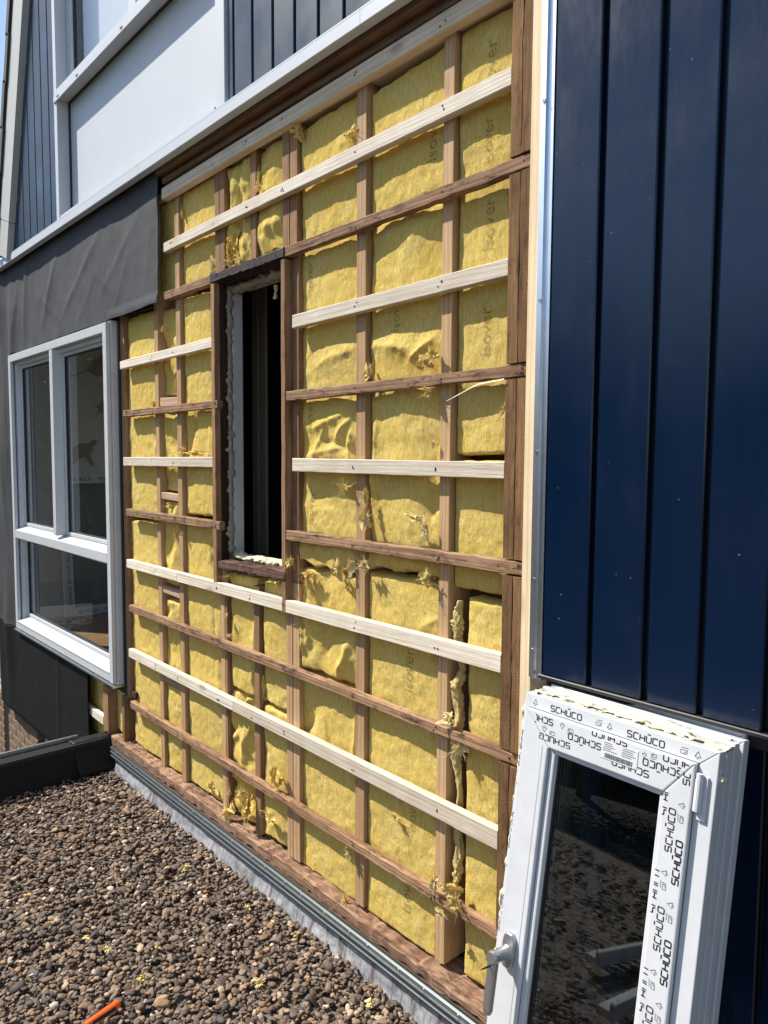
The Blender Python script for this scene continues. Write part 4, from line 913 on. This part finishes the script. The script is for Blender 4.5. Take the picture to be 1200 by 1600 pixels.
# ------------------------------------------------------------------ gravel
bm = bmesh.new(); bmesh.ops.create_icosphere(bm, subdivisions=2, radius=1.0); bm.verts.index_update()
TP = np.array([v.co[:] for v in bm.verts]); TF = np.array([[v.index for v in f.verts] for f in bm.faces]); bm.free()
def stones(n, x0, x1, y0, y1, smin, smax, zlo, zhi):
    NV = len(TP); c = np.stack([RNG.uniform(x0, x1, n), RNG.uniform(y0, y1, n), RNG.uniform(zlo, zhi, n)], 1)
    s = smin+(smax-smin)*RNG.beta(1.3, 3.4, n)
    ax = np.stack([s*RNG.uniform(.9, 1.5, n), s*RNG.uniform(.7, 1.05, n), s*RNG.uniform(.28, .62, n)], 1)
    P = TP[None]*(1+0.0*ax[:, None, :1])
    # lumpy, slightly squared shapes
    k1 = RNG.normal(0, 1, (n, 1, 3)); k2 = RNG.normal(0, 1, (n, 1, 3))
    d = 1+0.19*np.sin((P*k1*2.0).sum(-1)+RNG.uniform(0, 6, (n, 1)))+0.13*np.sin((P*k2*3.4).sum(-1)+RNG.uniform(0, 6, (n, 1)))
    P = np.sign(P)*np.abs(P)**0.86*d[..., None]*ax[:, None, :]
    yaw = RNG.uniform(0, math.tau, n); til = RNG.normal(0, .32, n)
    cy, sy = np.cos(yaw)[:, None], np.sin(yaw)[:, None]; ct, st_ = np.cos(til)[:, None], np.sin(til)[:, None]
    x, y, z = P[..., 0], P[..., 1], P[..., 2]
    x, z = x*ct-z*st_, x*st_+z*ct
    x, y = x*cy-y*sy, x*sy+y*cy
    P = np.stack([x, y, z], -1)+c[:, None, :]
    return P.reshape(-1, 3), n
PAL = np.array([(.085, .062, .047), (.12, .088, .064), (.16, .12, .088), (.07, .06, .054), (.22, .17, .125), (.30, .245, .185), (.20, .125, .075), (.048, .04, .037), (.10, .09, .085), (.36, .33, .28)])
PW = np.array([.22, .20, .15, .12, .08, .045, .06, .07, .04, .015]); PW = PW/PW.sum()
parts = []; cnt = 0
for n, rg_, sz in ((22500, (-3.90, -0.2, -1.35, -.040), (.0042, .0170)), (2300, (-3.9, 1.5, -3.4, -1.35), (.012, .03)), (1100, (-0.2, 1.5, -1.35, -.1), (.008, .024))):
    P, k = stones(n, *rg_, *sz, -.138, -.116); parts.append(P); cnt += k
# a ridge of stones heaped against the flashing
P, k = stones(130, -3.85, -.3, -1.3, -.08, .015, .023, -.132, -.118); parts.append(P); cnt += k
P, k = stones(700, -3.9, -.9, -.10, -.042, .005, .016, -.132, -.112); parts.append(P); cnt += k
P = np.concatenate(parts); NVs = len(TP); NFs = len(TF)
Fa = (TF[None]+(np.arange(cnt)*NVs)[:, None, None]).reshape(-1, 3)
me = bpy.data.meshes.new('gravel'); me.vertices.add(len(P)); me.vertices.foreach_set('co', (P-np.array([-1.5, -1.5, -.12])).ravel().astype(np.float32))
me.loops.add(len(Fa)*3); me.loops.foreach_set('vertex_index', Fa.ravel().astype(np.int32))
me.polygons.add(len(Fa)); me.polygons.foreach_set('loop_start', np.arange(0, len(Fa)*3, 3, dtype=np.int32)); me.polygons.foreach_set('loop_total', np.full(len(Fa), 3, np.int32))
me.polygons.foreach_set('use_smooth', np.ones(len(Fa), bool)); me.update(calc_edges=True)
cc = PAL[RNG.choice(len(PAL), cnt, p=PW)]*RNG.uniform(.95, 1.65, (cnt, 1))*np.array([1.08, 1.0, .90]); colr = np.ones((cnt, NVs, 4)); colr[..., :3] = cc[:, None, :]
at = me.attributes.new('stone', 'FLOAT_COLOR', 'POINT'); at.data.foreach_set('color', colr.ravel().astype(np.float32)); me.materials.append(M['gravel'])
gr = lnk(bpy.data.objects.new('gravel', me)); gr.location = (-1.5, -1.5, -.12); tag(gr, 'brown and grey pebble gravel covering the flat roof', 'gravel', kind='stuff')

# scraps of wool lying on the gravel
for i, (x, y, s) in enumerate(((-2.93, -.75, .016), (-2.52, -.66, .018), (-2.42, -.635, .018), (-2.20, -.60, .02), (-1.93, -.33, .022), (-2.75, -.42, .012), (-2.3, -.145, .018), (-2.16, -.12, .02), (-2.7, -.19, .022), (-2.05, -.10, .014), (-2.62, -.84, .012), (-1.62, -.115, .018), (-2.31, -.5, .013), (-3.05, -.86, .014))):
    a = tuft(None, 0, 0, 0, s*random.uniform(.8, 1.4), s*1.1, s*.5, 'wool_white' if i % 3 else 'wool_pale', 80+i, sub=3); a.name = 'wool_scrap'; a.location = (x, y, -.100)
    tag(a, 'small scrap of pale yellow wool lying on the gravel', 'wool scrap', 'wool scraps on the gravel')

# orange handled tool
tool = empty('screwdriver', (-2.12, -.74, -.09), 'orange and black handled hand tool lying on the gravel at bottom edge', 'tool')
p0 = np.array([-2.128, -.708, -.090]); p1 = np.array([-2.095, -.855, -.086]); ax = (p1-p0)/np.linalg.norm(p1-p0); e1 = np.cross(ax, [0, 0, 1]); e1 /= np.linalg.norm(e1); e2 = np.cross(e1, ax)
def lathe(name, prof_, mat, n=16, sq=1.0, arc=(0, math.tau)):
    V = []; F = []; full = arc[1]-arc[0] > 6.2; m = n if full else n+1
    for i, (t, r) in enumerate(prof_):
        for k in range(m):
            an = arc[0]+(arc[1]-arc[0])*k/n; V.append(p0+ax*t+e1*r*math.cos(an)+e2*r*sq*math.sin(an))
        if i:
            for k in range(n): F.append(((i-1)*m+k, (i-1)*m+(k+1) % m, i*m+(k+1) % m, i*m+k))
    if full: F.append(tuple(range(m))); F.append(tuple((len(prof_)-1)*m+k for k in range(m))[::-1])
    return mk(name, np.array(V), F, M[mat], tool, smooth=True)
lathe('handle', [(0, .002), (.0015, .009), (.006, .0125), (.02, .0145), (.05, .014), (.09, .0125), (.115, .009), (.125, .008)], 'orange')
for a0 in (.5, 2.6, 4.7): lathe('grip_insert', [(.018, .0120), (.022, .0152), (.06, .0150), (.095, .0132), (.10, .0105)], 'blackgrip', 6, arc=(a0, a0+.8))
lathe('shaft', [(.124, .0035), (.25, .0035), (.255, .002)], 'steel', 10)

# ------------------------------------------------------------------ removed window units leaning against the wall
yaw, lean = math.radians(2.424), math.radians(8.9075)
ux = Vector((math.cos(yaw), -math.sin(yaw), 0)); nv = Vector((-math.sin(yaw), -math.cos(yaw), 0)); dn = Vector((0, 0, -1))*math.cos(lean)+nv*math.sin(lean)
upv = -dn; inn = upv.cross(ux)   # local z up the frame, local y into the wall
LF = 1.160; TL = Vector((-1.0337, -.14, 1.0456)); foot = TL+dn*LF
mw = Matrix(((ux.x, inn.x, upv.x, foot.x), (ux.y, inn.y, upv.y, foot.y), (ux.z, inn.z, upv.z, foot.z), (0, 0, 0, 1)))
FW = 0.47
lw = empty('removed_window', mw=mw, label='removed white window unit with lever handle and printed tape leaning at lower right', cat='window')
def lb(name, a, b, mat, par, bevel=.002): return bbox(name, a, b, M[mat], par, bevel, local=True)
def lframe(name, x0, x1, z0, z1, y0, y1, wl, wr, wt, wb, mat, par, c=.002):
    """four mitred members"""
    I = (x0+wl, x1-wr, z0+wb, z1-wt)
    quads = {'left': [(x0, z0), (I[0], I[2]), (I[0], I[3]), (x0, z1)], 'right': [(I[1], I[2]), (x1, z0), (x1, z1), (I[1], I[3])],
             'top': [(I[0], I[3]), (I[1], I[3]), (x1, z1), (x0, z1)], 'bottom': [(x0, z0), (x1, z0), (I[1], I[2]), (I[0], I[2])]}
    for k, q in quads.items():
        cx = sum(p[0] for p in q)/4; cz = sum(p[1] for p in q)/4
        g = .0006
        q2 = [(p[0]+g*(1 if cx > p[0] else -1)*.7, p[1]+g*(1 if cz > p[1] else -1)*.7) for p in q]
        bm = bmesh.new(); f0 = [bm.verts.new((p[0], y0, p[1])) for p in q2]; f1 = [bm.verts.new((p[0], y1, p[1])) for p in q2]
        bm.faces.new(f0); bm.faces.new(f1[::-1])
        for i in range(4): bm.faces.new((f0[i], f1[i], f1[(i+1) % 4], f0[(i+1) % 4]))
        bmesh.ops.recalc_face_normals(bm, faces=bm.faces); 
        bmesh.ops.bevel(bm, geom=[e for e in bm.edges if len({f.index for f in e.link_faces}) and abs(e.verts[0].co.y-y0) < 1e-6 and abs(e.verts[1].co.y-y0) < 1e-6], offset=c, segments=2, affect='EDGES', profile=.5)
        bm.verts.index_update(); mk(name, [v.co[:] for v in bm.verts], [tuple(v.index for v in f.verts) for f in bm.faces], M[mat], par, local=True); bm.free()
YO = 0.0
lframe('outer_frame', 0, FW, 0, LF, YO, YO+.026, .050, .055, .050, .05, 'white', lw)
lframe('outer_frame', .007, FW-.007, .007, LF-.007, YO+.0265, YO+.034, .05, .055, .05, .05, 'gasket', lw, .001)
lframe('outer_frame', .001, FW-.001, .001, LF-.001, YO+.0345, YO+.058, .055, .06, .055, .055, 'white', lw)
SX0, SX1, SZ1, SZ0 = .016, .431, LF-.033, .033
lframe('sash_shadow_line', SX0-.0016, SX1+.0016, SZ0-.0016, SZ1+.0016, YO-.0012, YO+.02, .05, .05, .05, .05, 'ink_grey', lw, .0002)  # dark grey rim drawn in as the shadow line around the sash
lframe('sash_frame', SX0, SX1, SZ0, SZ1, YO-.014, YO+.030, .074, .058, .074, .074, 'white', lw, .003)
lframe('glazing_bead', SX0+.074, SX1-.058, SZ0+.074, SZ1-.074, YO-.004, YO+.028, .015, .012, .013, .013, 'white', lw, .003)
lframe('gasket', SX0+.089, SX1-.070, SZ0+.087, SZ1-.087, YO+.010, YO+.028, .005, .005, .004, .004, 'gasket', lw, .001)
mk('glass', [(SX0+.093, YO+.014, SZ0+.09), (SX1-.074, YO+.014, SZ0+.09), (SX1-.074, YO+.014, SZ1-.09), (SX0+.093, YO+.014, SZ1-.09)], [(0, 1, 2, 3)], M['glass_dark'], lw, local=True)
mk('glass', [(SX0+.093, YO+.034, SZ0+.09), (SX1-.074, YO+.034, SZ0+.09), (SX1-.074, YO+.034, SZ1-.09), (SX0+.093, YO+.034, SZ1-.09)], [(0, 1, 2, 3)], M['glass_dark'], lw, local=True)
# hinge
hz = LF-.083
def lcyl(name, cx, cy, z0, z1, r, mat, par, n=12):
    V = [(cx+r*math.cos(k*math.tau/n), cy+r*math.sin(k*math.tau/n), z) for z in (z0, z1) for k in range(n)]
    return mk(name, V, [(k, (k+1) % n, n+(k+1) % n, n+k) for k in range(n)]+[tuple(range(n-1, -1, -1)), tuple(range(n, 2*n))], M[mat], par, local=True)
hg = lcyl('hinge', .441, -.010, hz-.038, hz+.022, .0075, 'white', lw); lb('hinge_leaf', (.440, -.006, hz-.055), (.456, -.0005, hz+.03), 'white', hg, .001); lcyl('hinge_pin', .441, -.010, hz+.0225, hz+.034, .0065, 'white', hg)
# handle: oval rose, neck, lever hanging down
HX, HZ = .053, LF-.585
def oval(cx, cz, a, b, n=24, p=3.0): 
    return [(cx+a*math.copysign(abs(math.cos(t))**(2/p), math.cos(t)), cz+b*math.copysign(abs(math.sin(t))**(2/p), math.sin(t))) for t in [i*math.tau/n for i in range(n)]]
def stack_rings(name, rings, mat, par):
    n = len(rings[0]); V = [p for r in rings for p in r]; F = [(i*n+k, i*n+(k+1) % n, (i+1)*n+(k+1) % n, (i+1)*n+k) for i in range(len(rings)-1) for k in range(n)]
    F += [tuple(range(n-1, -1, -1)), tuple((len(rings)-1)*n+k for k in range(n))]; return mk(name, V, F, M[mat], par, smooth=False, local=True)
hd = stack_rings('handle', [[(x, y, z) for x, z in oval(HX, HZ, a, b)] for y, a, b in ((-.0142, .018, .040), (-.022, .018, .040), (-.0255, .0155, .0375))], 'alu_dull', lw)
stack_rings('handle_neck', [[(x+sh, y, z-.004) for x, z in oval(HX, HZ, r, r, p=2)] for y, r, sh in ((-.0250, .0175, 0), (-.034, .0155, 0), (-.056, .0135, -.002), (-.072, .0145, -.003), (-.077, .012, -.003))], 'alu_dull', hd)
stack_rings('lever', [[(HX-.003+xx*w, -.066+yy*t, HZ-.004+dz) for xx, yy in oval(0, 0, 1, 1, 20, 3.0)] for dz, w, t in ((.010, .012, .009), (-.02, .0125, .009), (-.06, .0125, .0085), (-.118, .012, .008), (-.126, .0095, .007))][::-1], 'alu_dull', hd)
stack_rings('screw', [[(HX-.004+xx*r, y, HZ-.022+zz*r) for xx, zz in oval(0, 0, 1, 1, 10, 2)] for y, r in ((-.072, .0026), (-.098, .0019), (-.107, .0003))], 'nail', hd)

# printed protective tape
STROKES = {'S': [[(1, 1), (.12, 1), (0, .88), (0, .62), (.12, .5), (.88, .5), (1, .38), (1, .12), (.88, 0), (0, 0)]], 'C': [[(1, 1), (.14, 1), (0, .86), (0, .14), (.14, 0), (1, 0)]],
           'H': [[(0, 0), (0, 1)], [(1, 0), (1, 1)], [(0, .5), (1, .5)]], 'U': [[(0, 1), (0, .14), (.14, 0), (.86, 0), (1, .14), (1, 1)]], 'O': [[(.14, 1), (0, .86), (0, .14), (.14, 0), (.86, 0), (1, .14), (1, .86), (.86, 1), (.14, 1)]]}
def strokes_vf(polys, w):
    V = []; F = []
    for pl in polys:
        pts = [np.array(p, float) for p in pl]; k0 = len(V)
        for i, p in enumerate(pts):
            d0 = pts[i]-pts[i-1] if i else pts[1]-pts[0]; d1 = pts[i+1]-pts[i] if i < len(pts)-1 else d0
            a = d0/np.linalg.norm(d0); b = d1/np.linalg.norm(d1); t = a+b; t = t/np.linalg.norm(t); nrm = np.array([-t[1], t[0]]); m = w/2/max(.5, float(nrm @ np.array([-a[1], a[0]])))
            V += [p+nrm*m, p-nrm*m]
            if i: k = k0+2*i; F.append((k-2, k-1, k+1, k))
    return V, F
def logo(h):
    polys = []; dots = []; x = 0; cw_ = h*.82; gap = h*.32
    for ch in 'SCHUCO':
        for pl in STROKES[ch]: polys.append([(x+p[0]*cw_, p[1]*h) for p in pl])
        if ch == 'U':
            for q in (.28, .5, .72): dots.append([(x+q*cw_, h*1.22), (x+q*cw_, h*1.40)])
        x += cw_+gap
    return polys+dots, x-gap
def tape_print(polys, cx, cz, rot, y, w, par, mat='ink', clip=None):
    V, F = strokes_vf(polys, w); P = np.array(V); mid = (P.max(0)+P.min(0))/2; P = P-mid; c, s = math.cos(rot), math.sin(rot)
    X = cx+P[:, 0]*c-P[:, 1]*s; Z = cz+P[:, 0]*s+P[:, 1]*c
    if clip:
        NV = []; NF = []
        for f in F:
            pg = [(X[i], Z[i]) for i in f]
            for ax_, lim, sg in ((0, clip[0], 1), (0, clip[1], -1), (1, clip[2], 1), (1, clip[3], -1)):
                out = []
                for i in range(len(pg)):
                    p, q = pg[i-1], pg[i]; ip, iq = sg*(p[ax_]-lim) >= 0, sg*(q[ax_]-lim) >= 0
                    if ip != iq:
                        t = (lim-p[ax_])/(q[ax_]-p[ax_]); out.append((p[0]+(q[0]-p[0])*t, p[1]+(q[1]-p[1])*t))
                    if iq: out.append(q)
                pg = out
                if len(pg) < 3: break
            if len(pg) >= 3: NF.append(tuple(range(len(NV), len(NV)+len(pg)))); NV += pg
        if not NF: return
        X = np.array([p[0] for p in NV]); Z = np.array([p[1] for p in NV]); F = NF
    mk('tape_print', np.stack([X, np.full(len(X), y), Z], 1), [f[::-1] for f in F], M[mat], par, local=True)
def tri(s): return [[(0, 0), (s, 0), (s/2, s*.9), (0, 0)], [(s*.3, -s*.25), (s*.7, -s*.25)]]
def icon(s): return [[(0, 0), (s*.7, 0), (s*.7, s*.45), (0, s*.45), (0, 0)], [(s*.1, s*.7), (s*1.0, s*.8)], [(s*.85, 0), (s*.85, s*.6)], [(s*.35, s*.15), (s*.6, s*.15)]]
yo, ys = YO-.0006, YO-.0147
LG, LWd = logo(.0128)
tz = LF-.018
tape_print(LG, .118, tz, 0, yo, .0023, lw); tape_print(LG, .316, tz, 0, yo, .0023, lw)
for x in (.032, .232, .428): tape_print(tri(.012), x, tz, 0, yo, .0009, lw, 'ink')
for x in (.205, .40): tape_print(icon(.016), x, tz, 0, yo, .0008, lw, 'ink_grey')
SB = (SX0+.004, SX1-.004, SZ0, SZ1-.003)
for cx, cz in ((.183, LF-.066), (.242, LF-.0405), (.366, LF-.064), (.106, LF-.088), (.054, LF-.050), (.297, LF-.0865), (.408, LF-.042)):
    tape_print(LG, cx, cz, pi, ys, .0022, lw, clip=(max(SB[0], .024+(LF-cz)*.45), min(SB[1], .428-(LF-cz-.03)*.75), LF-.0925, LF-.0355))
for cx, cz in ((.075, LF-.068), (.122, LF-.048)): tape_print(tri(.012), cx, cz, pi, ys, .0009, lw, 'ink_grey'); tape_print(icon(.016), cx+.022, cz-.006, pi, ys, .0008, lw, 'ink_grey')
tape_print(tri(.010), .325, LF-.050, pi, ys, .0008, lw, 'ink_grey'); tape_print(icon(.013), .345, LF-.046, pi, ys, .0008, lw, 'ink_grey')
# paper sticker with small type and a bar code
stk = mk('paper_sticker', *boxvf((.226, ys-.0004, LF-.084), (.312, ys+.0003, LF-.047)), M['tape'], lw, local=True)
ln_ = []
for r in range(5): 
    for q in range(2): ln_.append([(q*.045+random.uniform(0, .004), -r*.004), (q*.045+random.uniform(.02, .036), -r*.004)])
tape_print(ln_, .269, LF-.058, 0, ys-.0009, .0011, lw, 'ink_grey')
tape_print([[(x*.0022+random.uniform(0, .0008), 0), (x*.0022+random.uniform(0, .0005)+.0001, .010)] for x in range(30)], .269, LF-.0765, 0, ys-.0009, .0010, lw)
CR = (SX1-.056, SX1-.003, .08, LF-.09)
for k in range(5):
    q = LF-k*.193
    tape_print(LG, .3945, q-.174, pi/2, ys, .0022, lw, clip=CR); tape_print(LG, .4155, q-.230, pi/2, ys, .0022, lw, clip=CR)
    tape_print(LG, .3775, q-.108, pi/2, ys, .0021, lw, clip=(SX1-.0555, .3845, .08, LF-.10))
    tape_print(LG, .4155, q-.036, pi/2, ys, .0022, lw, clip=(SX1-.056, SX1-.003, .08, LF-.055))
    tape_print(tri(.011), .4135, q-.119, pi/2, ys, .0009, lw, 'ink_grey', CR); tape_print(icon(.015), .414, q-.145, pi/2, ys, .0008, lw, 'ink_grey', CR)
    tape_print(tri(.011), .3945, q-.258, pi/2, ys, .0009, lw, 'ink_grey', CR); tape_print(icon(.015), .3945, q-.283, pi/2, ys, .0008, lw, 'ink_grey', CR)
# narrow strip of printed tape left on the left edge of the outer frame
z = LF-.134
while z > .1:
    tape_print(LG, .0085, z, pi/2, yo, .0017, lw, clip=(.0005, .0152, .02, LF)); tape_print(tri(.009), .008, z-.085, pi/2, yo, .0008, lw, 'ink_grey'); z -= .196
# sash drill line and film edges
tape_print([[(0, 0), (0, .95)]], .062+.014, LF/2, 0, ys, .0007, lw, 'ink_grey')
# foam remains along the top and left edge
def lfoam(name, a, b, w, d, mat, par, seed, n):
    a = np.array(a); b = np.array(b); ax_ = (b-a)/np.linalg.norm(b-a); e1_ = np.array([0, 1, 0]); e2_ = np.cross(ax_, e1_); V = []; F = []; k = 8
    for i in range(n+1):
        for j in range(k):
            an = j*math.tau/k; r = max(.05, .55+1.1*sfbm(i*.45+j*.1, an, seed, 3)); V.append(a+(b-a)*i/n+e1_*d*math.sin(an)*r+e2_*w*math.cos(an)*r)
        if i: F += [((i-1)*k+j, (i-1)*k+(j+1) % k, i*k+(j+1) % k, i*k+j) for j in range(k)]
    return mk(name, np.array(V), F, M[mat], par, smooth=True, local=True)
lfoam('foam_rest', (.0, .045, LF+.001), (FW, .045, LF+.001), .0045, .018, 'foam_pale', lw, 5, 80)
lfoam('foam_rest', (-.001, .012, .15), (-.001, .012, LF), .0045, .012, 'foam_pale', lw, 9, 120)
lfoam('foam_rest', (FW-.02, .02, LF-.002), (FW+.004, .01, LF-.055), .008, .01, 'foam_pale', lw, 14, 14)
lfoam('foam_rest', (.0, .01, LF-.004), (.03, .012, LF+.002), .006, .008, 'foam_pale', lw, 21, 10)
# grooved frame behind it
off = mw @ Matrix.Translation((.000, .062, .0))
l2 = empty('removed_window_frame', mw=off, label='bare white grooved window frame sandwiched behind the leaning window unit', cat='window frame')
lframe('frame_member', 0, FW, 0, LF+.010, 0, .020, .065, .065, .065, .065, 'white', l2); lframe('frame_member', .010, FW-.010, .005, LF+.003, .0205, .034, .06, .06, .06, .06, 'white', l2); lframe('frame_member', 0, FW+.002, 0, LF+.014, .0345, .058, .065, .065, .065, .065, 'white', l2)
lfoam('foam_rest', (.02, .028, LF+.008), (FW-.02, .028, LF+.008), .004, .012, 'foam_pale', l2, 33, 60)
off = mw @ Matrix.Translation((-.008, .122, .0))
l3 = empty('removed_window_frame', mw=off, label='rearmost white window frame of the leaning stack, nearest the navy wall', cat='window frame')
lframe('frame_member', 0, FW, 0, LF+.024, 0, .020, .065, .065, .065, .065, 'white', l3); lframe('frame_member', .010, FW-.010, .006, LF+.012, .0205, .030, .06, .06, .06, .06, 'white', l3)
mk('glass', [(.06, .012, .06), (FW-.06, .012, .06), (FW-.06, .012, LF-.07), (.06, .012, LF-.07)], [(0, 1, 2, 3)], M['glass_dark'], l3, local=True)

# frame leaning inside the room
mi = Matrix.Translation((-6.93, .74, .108)) @ Matrix.Rotation(math.radians(90), 4, 'Z') @ Matrix.Rotation(math.radians(-4), 4, 'X')
li = empty('spare_window', mw=mi, label='taped white spare window leaning on the painted wall inside the room', cat='window')
lframe('frame_member', 0, .9, 0, 1.33, -.05, .0, .085, .085, .085, .085, 'white', li)
mk('glass', [(.08, -.02, .08), (.82, -.02, .08), (.82, -.02, 1.25), (.08, -.02, 1.25)], [(0, 1, 2, 3)], M['glass_dark'], li, local=True)
LG2, _w = logo(.026)
for k in range(6): tape_print(LG2, .043, .2+k*.2, pi/2, -.0508, .005, li)
for k in range(3): tape_print(LG2, .2+k*.25, 1.29, 0, -.0508, .005, li); tape_print(LG2, .2+k*.25, .043, 0, -.0508, .005, li)

# ------------------------------------------------------------------ things behind the camera that the glass and the glossy boards mirror
for i, (x, y, L, an, nm) in enumerate(((-1.5, -2.3, 1.9, .35, 'first'), (-1.7, -2.5, 1.6, .45, 'second'), (-1.25, -2.15, 1.2, .2, 'third'))):
    o = empty('frame_profile', mw=Matrix.Translation((x, y, -.085)) @ Matrix.Rotation(an+1.1, 4, 'Z'), label=f'white plastic profile lying on the gravel behind the viewer, {nm} from the wall', cat='profile')
    bbox('profile_body', (-L/2, -.035, 0), (L/2, .035, .03), M['white'], o, .003, local=True); bbox('profile_lip', (-L/2, -.035, .0302), (L/2, -.012, .062), M['white'], o, .003, local=True)
o = mk('red_strap', *boxvf((-.7, -.02, 0), (.7, .02, .004)), M['red'], None, local=True); o.location = (-1.45, -1.95, -.078); o.rotation_euler.z = .9; tag(o, 'red strap lying on the gravel behind the viewer', 'strap')
def tree(x, y, h, r, seed, mat, label, nl=13000):
    rg = np.random.default_rng(seed); t = empty('tree', (x, y, -3), label, 'tree', 'trees around the garden')
    V = []; F = []; n = 9; H = h*.6
    for i in range(7):
        q = i/6; rr = .24*(1-.75*q); V += [(x+rr*math.cos(k*math.tau/n)+.3*math.sin(q*3+seed)*q, y+rr*math.sin(k*math.tau/n), -3+H*q) for k in range(n)]
        if i: F += [((i-1)*n+k, (i-1)*n+(k+1) % n, i*n+(k+1) % n, i*n+k) for k in range(n)]
    for b in range(7):
        a = rg.uniform(0, math.tau); z0 = -3+H*rg.uniform(.45, .95); L = r*rg.uniform(.5, .9); k0 = len(V)
        for q, rr in ((0, .09), (1, .02)):
            V += [(x+L*q*math.cos(a)+rr*math.cos(k*math.tau/5)*-math.sin(a), y+L*q*math.sin(a)+rr*math.cos(k*math.tau/5)*math.cos(a), z0+L*.7*q+rr*math.sin(k*math.tau/5)) for k in range(5)]
        F += [(k0+k, k0+(k+1) % 5, k0+5+(k+1) % 5, k0+5+k) for k in range(5)]
    mk('trunk', V, F, M['bark'], t, True)
    cl = rg.normal(0, 1, (46, 3)); cl /= np.linalg.norm(cl, axis=1)[:, None]; cl *= rg.uniform(.35, 1, (46, 1)); cl = cl*np.array([r*.85, r*.85, h*.33])+np.array([x, y, -3+h*.66])
    c = cl[rg.integers(0, 46, nl)]+rg.normal(0, 1, (nl, 3))*r*.20; s = rg.uniform(.035, .07, nl)*r/2.2
    d1 = rg.normal(0, 1, (nl, 3)); d1 /= np.linalg.norm(d1, axis=1)[:, None]; d2 = np.cross(d1, rg.normal(0, 1, (nl, 3))); d2 /= np.linalg.norm(d2, axis=1)[:, None]
    P = np.stack([c-d1*s[:, None], c+d2*s[:, None]*.6, c+d1*s[:, None], c-d2*s[:, None]*.6], 1).reshape(-1, 3)
    mk('crown', P, (np.arange(nl)[:, None]*4+np.arange(4)).tolist(), M[mat], t)
for i, (x, y, h, r, mt, lb_) in enumerate(((-17, -5, 7.4, 3.0, 'leaf', 'leafy tree mirrored in the left pane of the big window'), (-19, -9.5, 8.0, 3.4, 'leaf2', 'dark tree mirrored in the right pane of the big window'), (-16, -14, 7.0, 3.2, 'leaf', 'third tree along the garden beyond the flat roof'),
                                    (-12, -17, 7.6, 3.4, 'leaf2', 'fourth tree along the garden beyond the flat roof'), (-7, -19, 6.8, 3.2, 'leaf', 'fifth tree along the garden beyond the flat roof'), (-2, -20, 7.4, 3.4, 'leaf2', 'sixth tree along the garden beyond the flat roof'), (3.5, -19, 7, 3.2, 'leaf', 'seventh tree along the garden beyond the flat roof'))):
    tree(x*1.12, y*1.12, h*1.36, r*1.2, 40+i, mt, lb_, 36000 if i < 2 else 13000)
def backdrop(x, y, rz, label, seed):  # added unseen buildings, a solid backdrop closing sky gaps between the mirrored trees
    h = empty('backdrop', (x, y, -3), label, 'backdrop'); h.rotation_euler.z = rz
    def hb(n_, a, b, mt, par=h): V, F = boxvf(a, b); return mk(n_, V, F, M[mt], par, local=True)
    hb('wall', (-6, -4, 0), (6, 4, 5.6), 'brick')
    mk('gable_wall', [(-5.99, -3.9, 5.601), (-5.99, 3.9, 5.601), (-5.99, 0, 8.6), (5.99, -3.9, 5.601), (5.99, 3.9, 5.601), (5.99, 0, 8.6)], [(0, 2, 1), (3, 4, 5), (0, 1, 4, 3), (0, 3, 5, 2), (1, 2, 5, 4)], M['brick'], h, local=True)
    for s_ in (-1, 1): mk('roof', [(-6.4, s_*4.5, 5.3), (6.4, s_*4.5, 5.3), (6.4, 0, 8.9), (-6.4, 0, 8.9), (-6.4, s_*4.5, 5.15), (6.4, s_*4.5, 5.15), (6.4, 0, 8.72), (-6.4, 0, 8.72)], BOXF, M['tile'], h, local=True)
    hb('chimney', (2.5, -.4, 8.2), (3.2, .4, 9.7), 'brick')
    for zz in (.9, 3.5):
        for xx in (-4.2, -.8, 2.6):
            w_ = hb('window', (xx, 4.001, zz), (xx+1.6, 4.06, zz+1.4), 'white'); hb('pane', (xx+.1, 4.061, zz+.1), (xx+1.5, 4.07, zz+1.3), 'gasket', w_)
backdrop(-31, -10, -1.25, 'added brown brick house mirrored behind the garden trees in the left window', 1)
backdrop(-20, -26, -.65, 'second added brown brick house facing the flat roof beyond the garden', 2)
backdrop(-4, -31, -.1, 'third added brown brick house straight across the garden', 3)
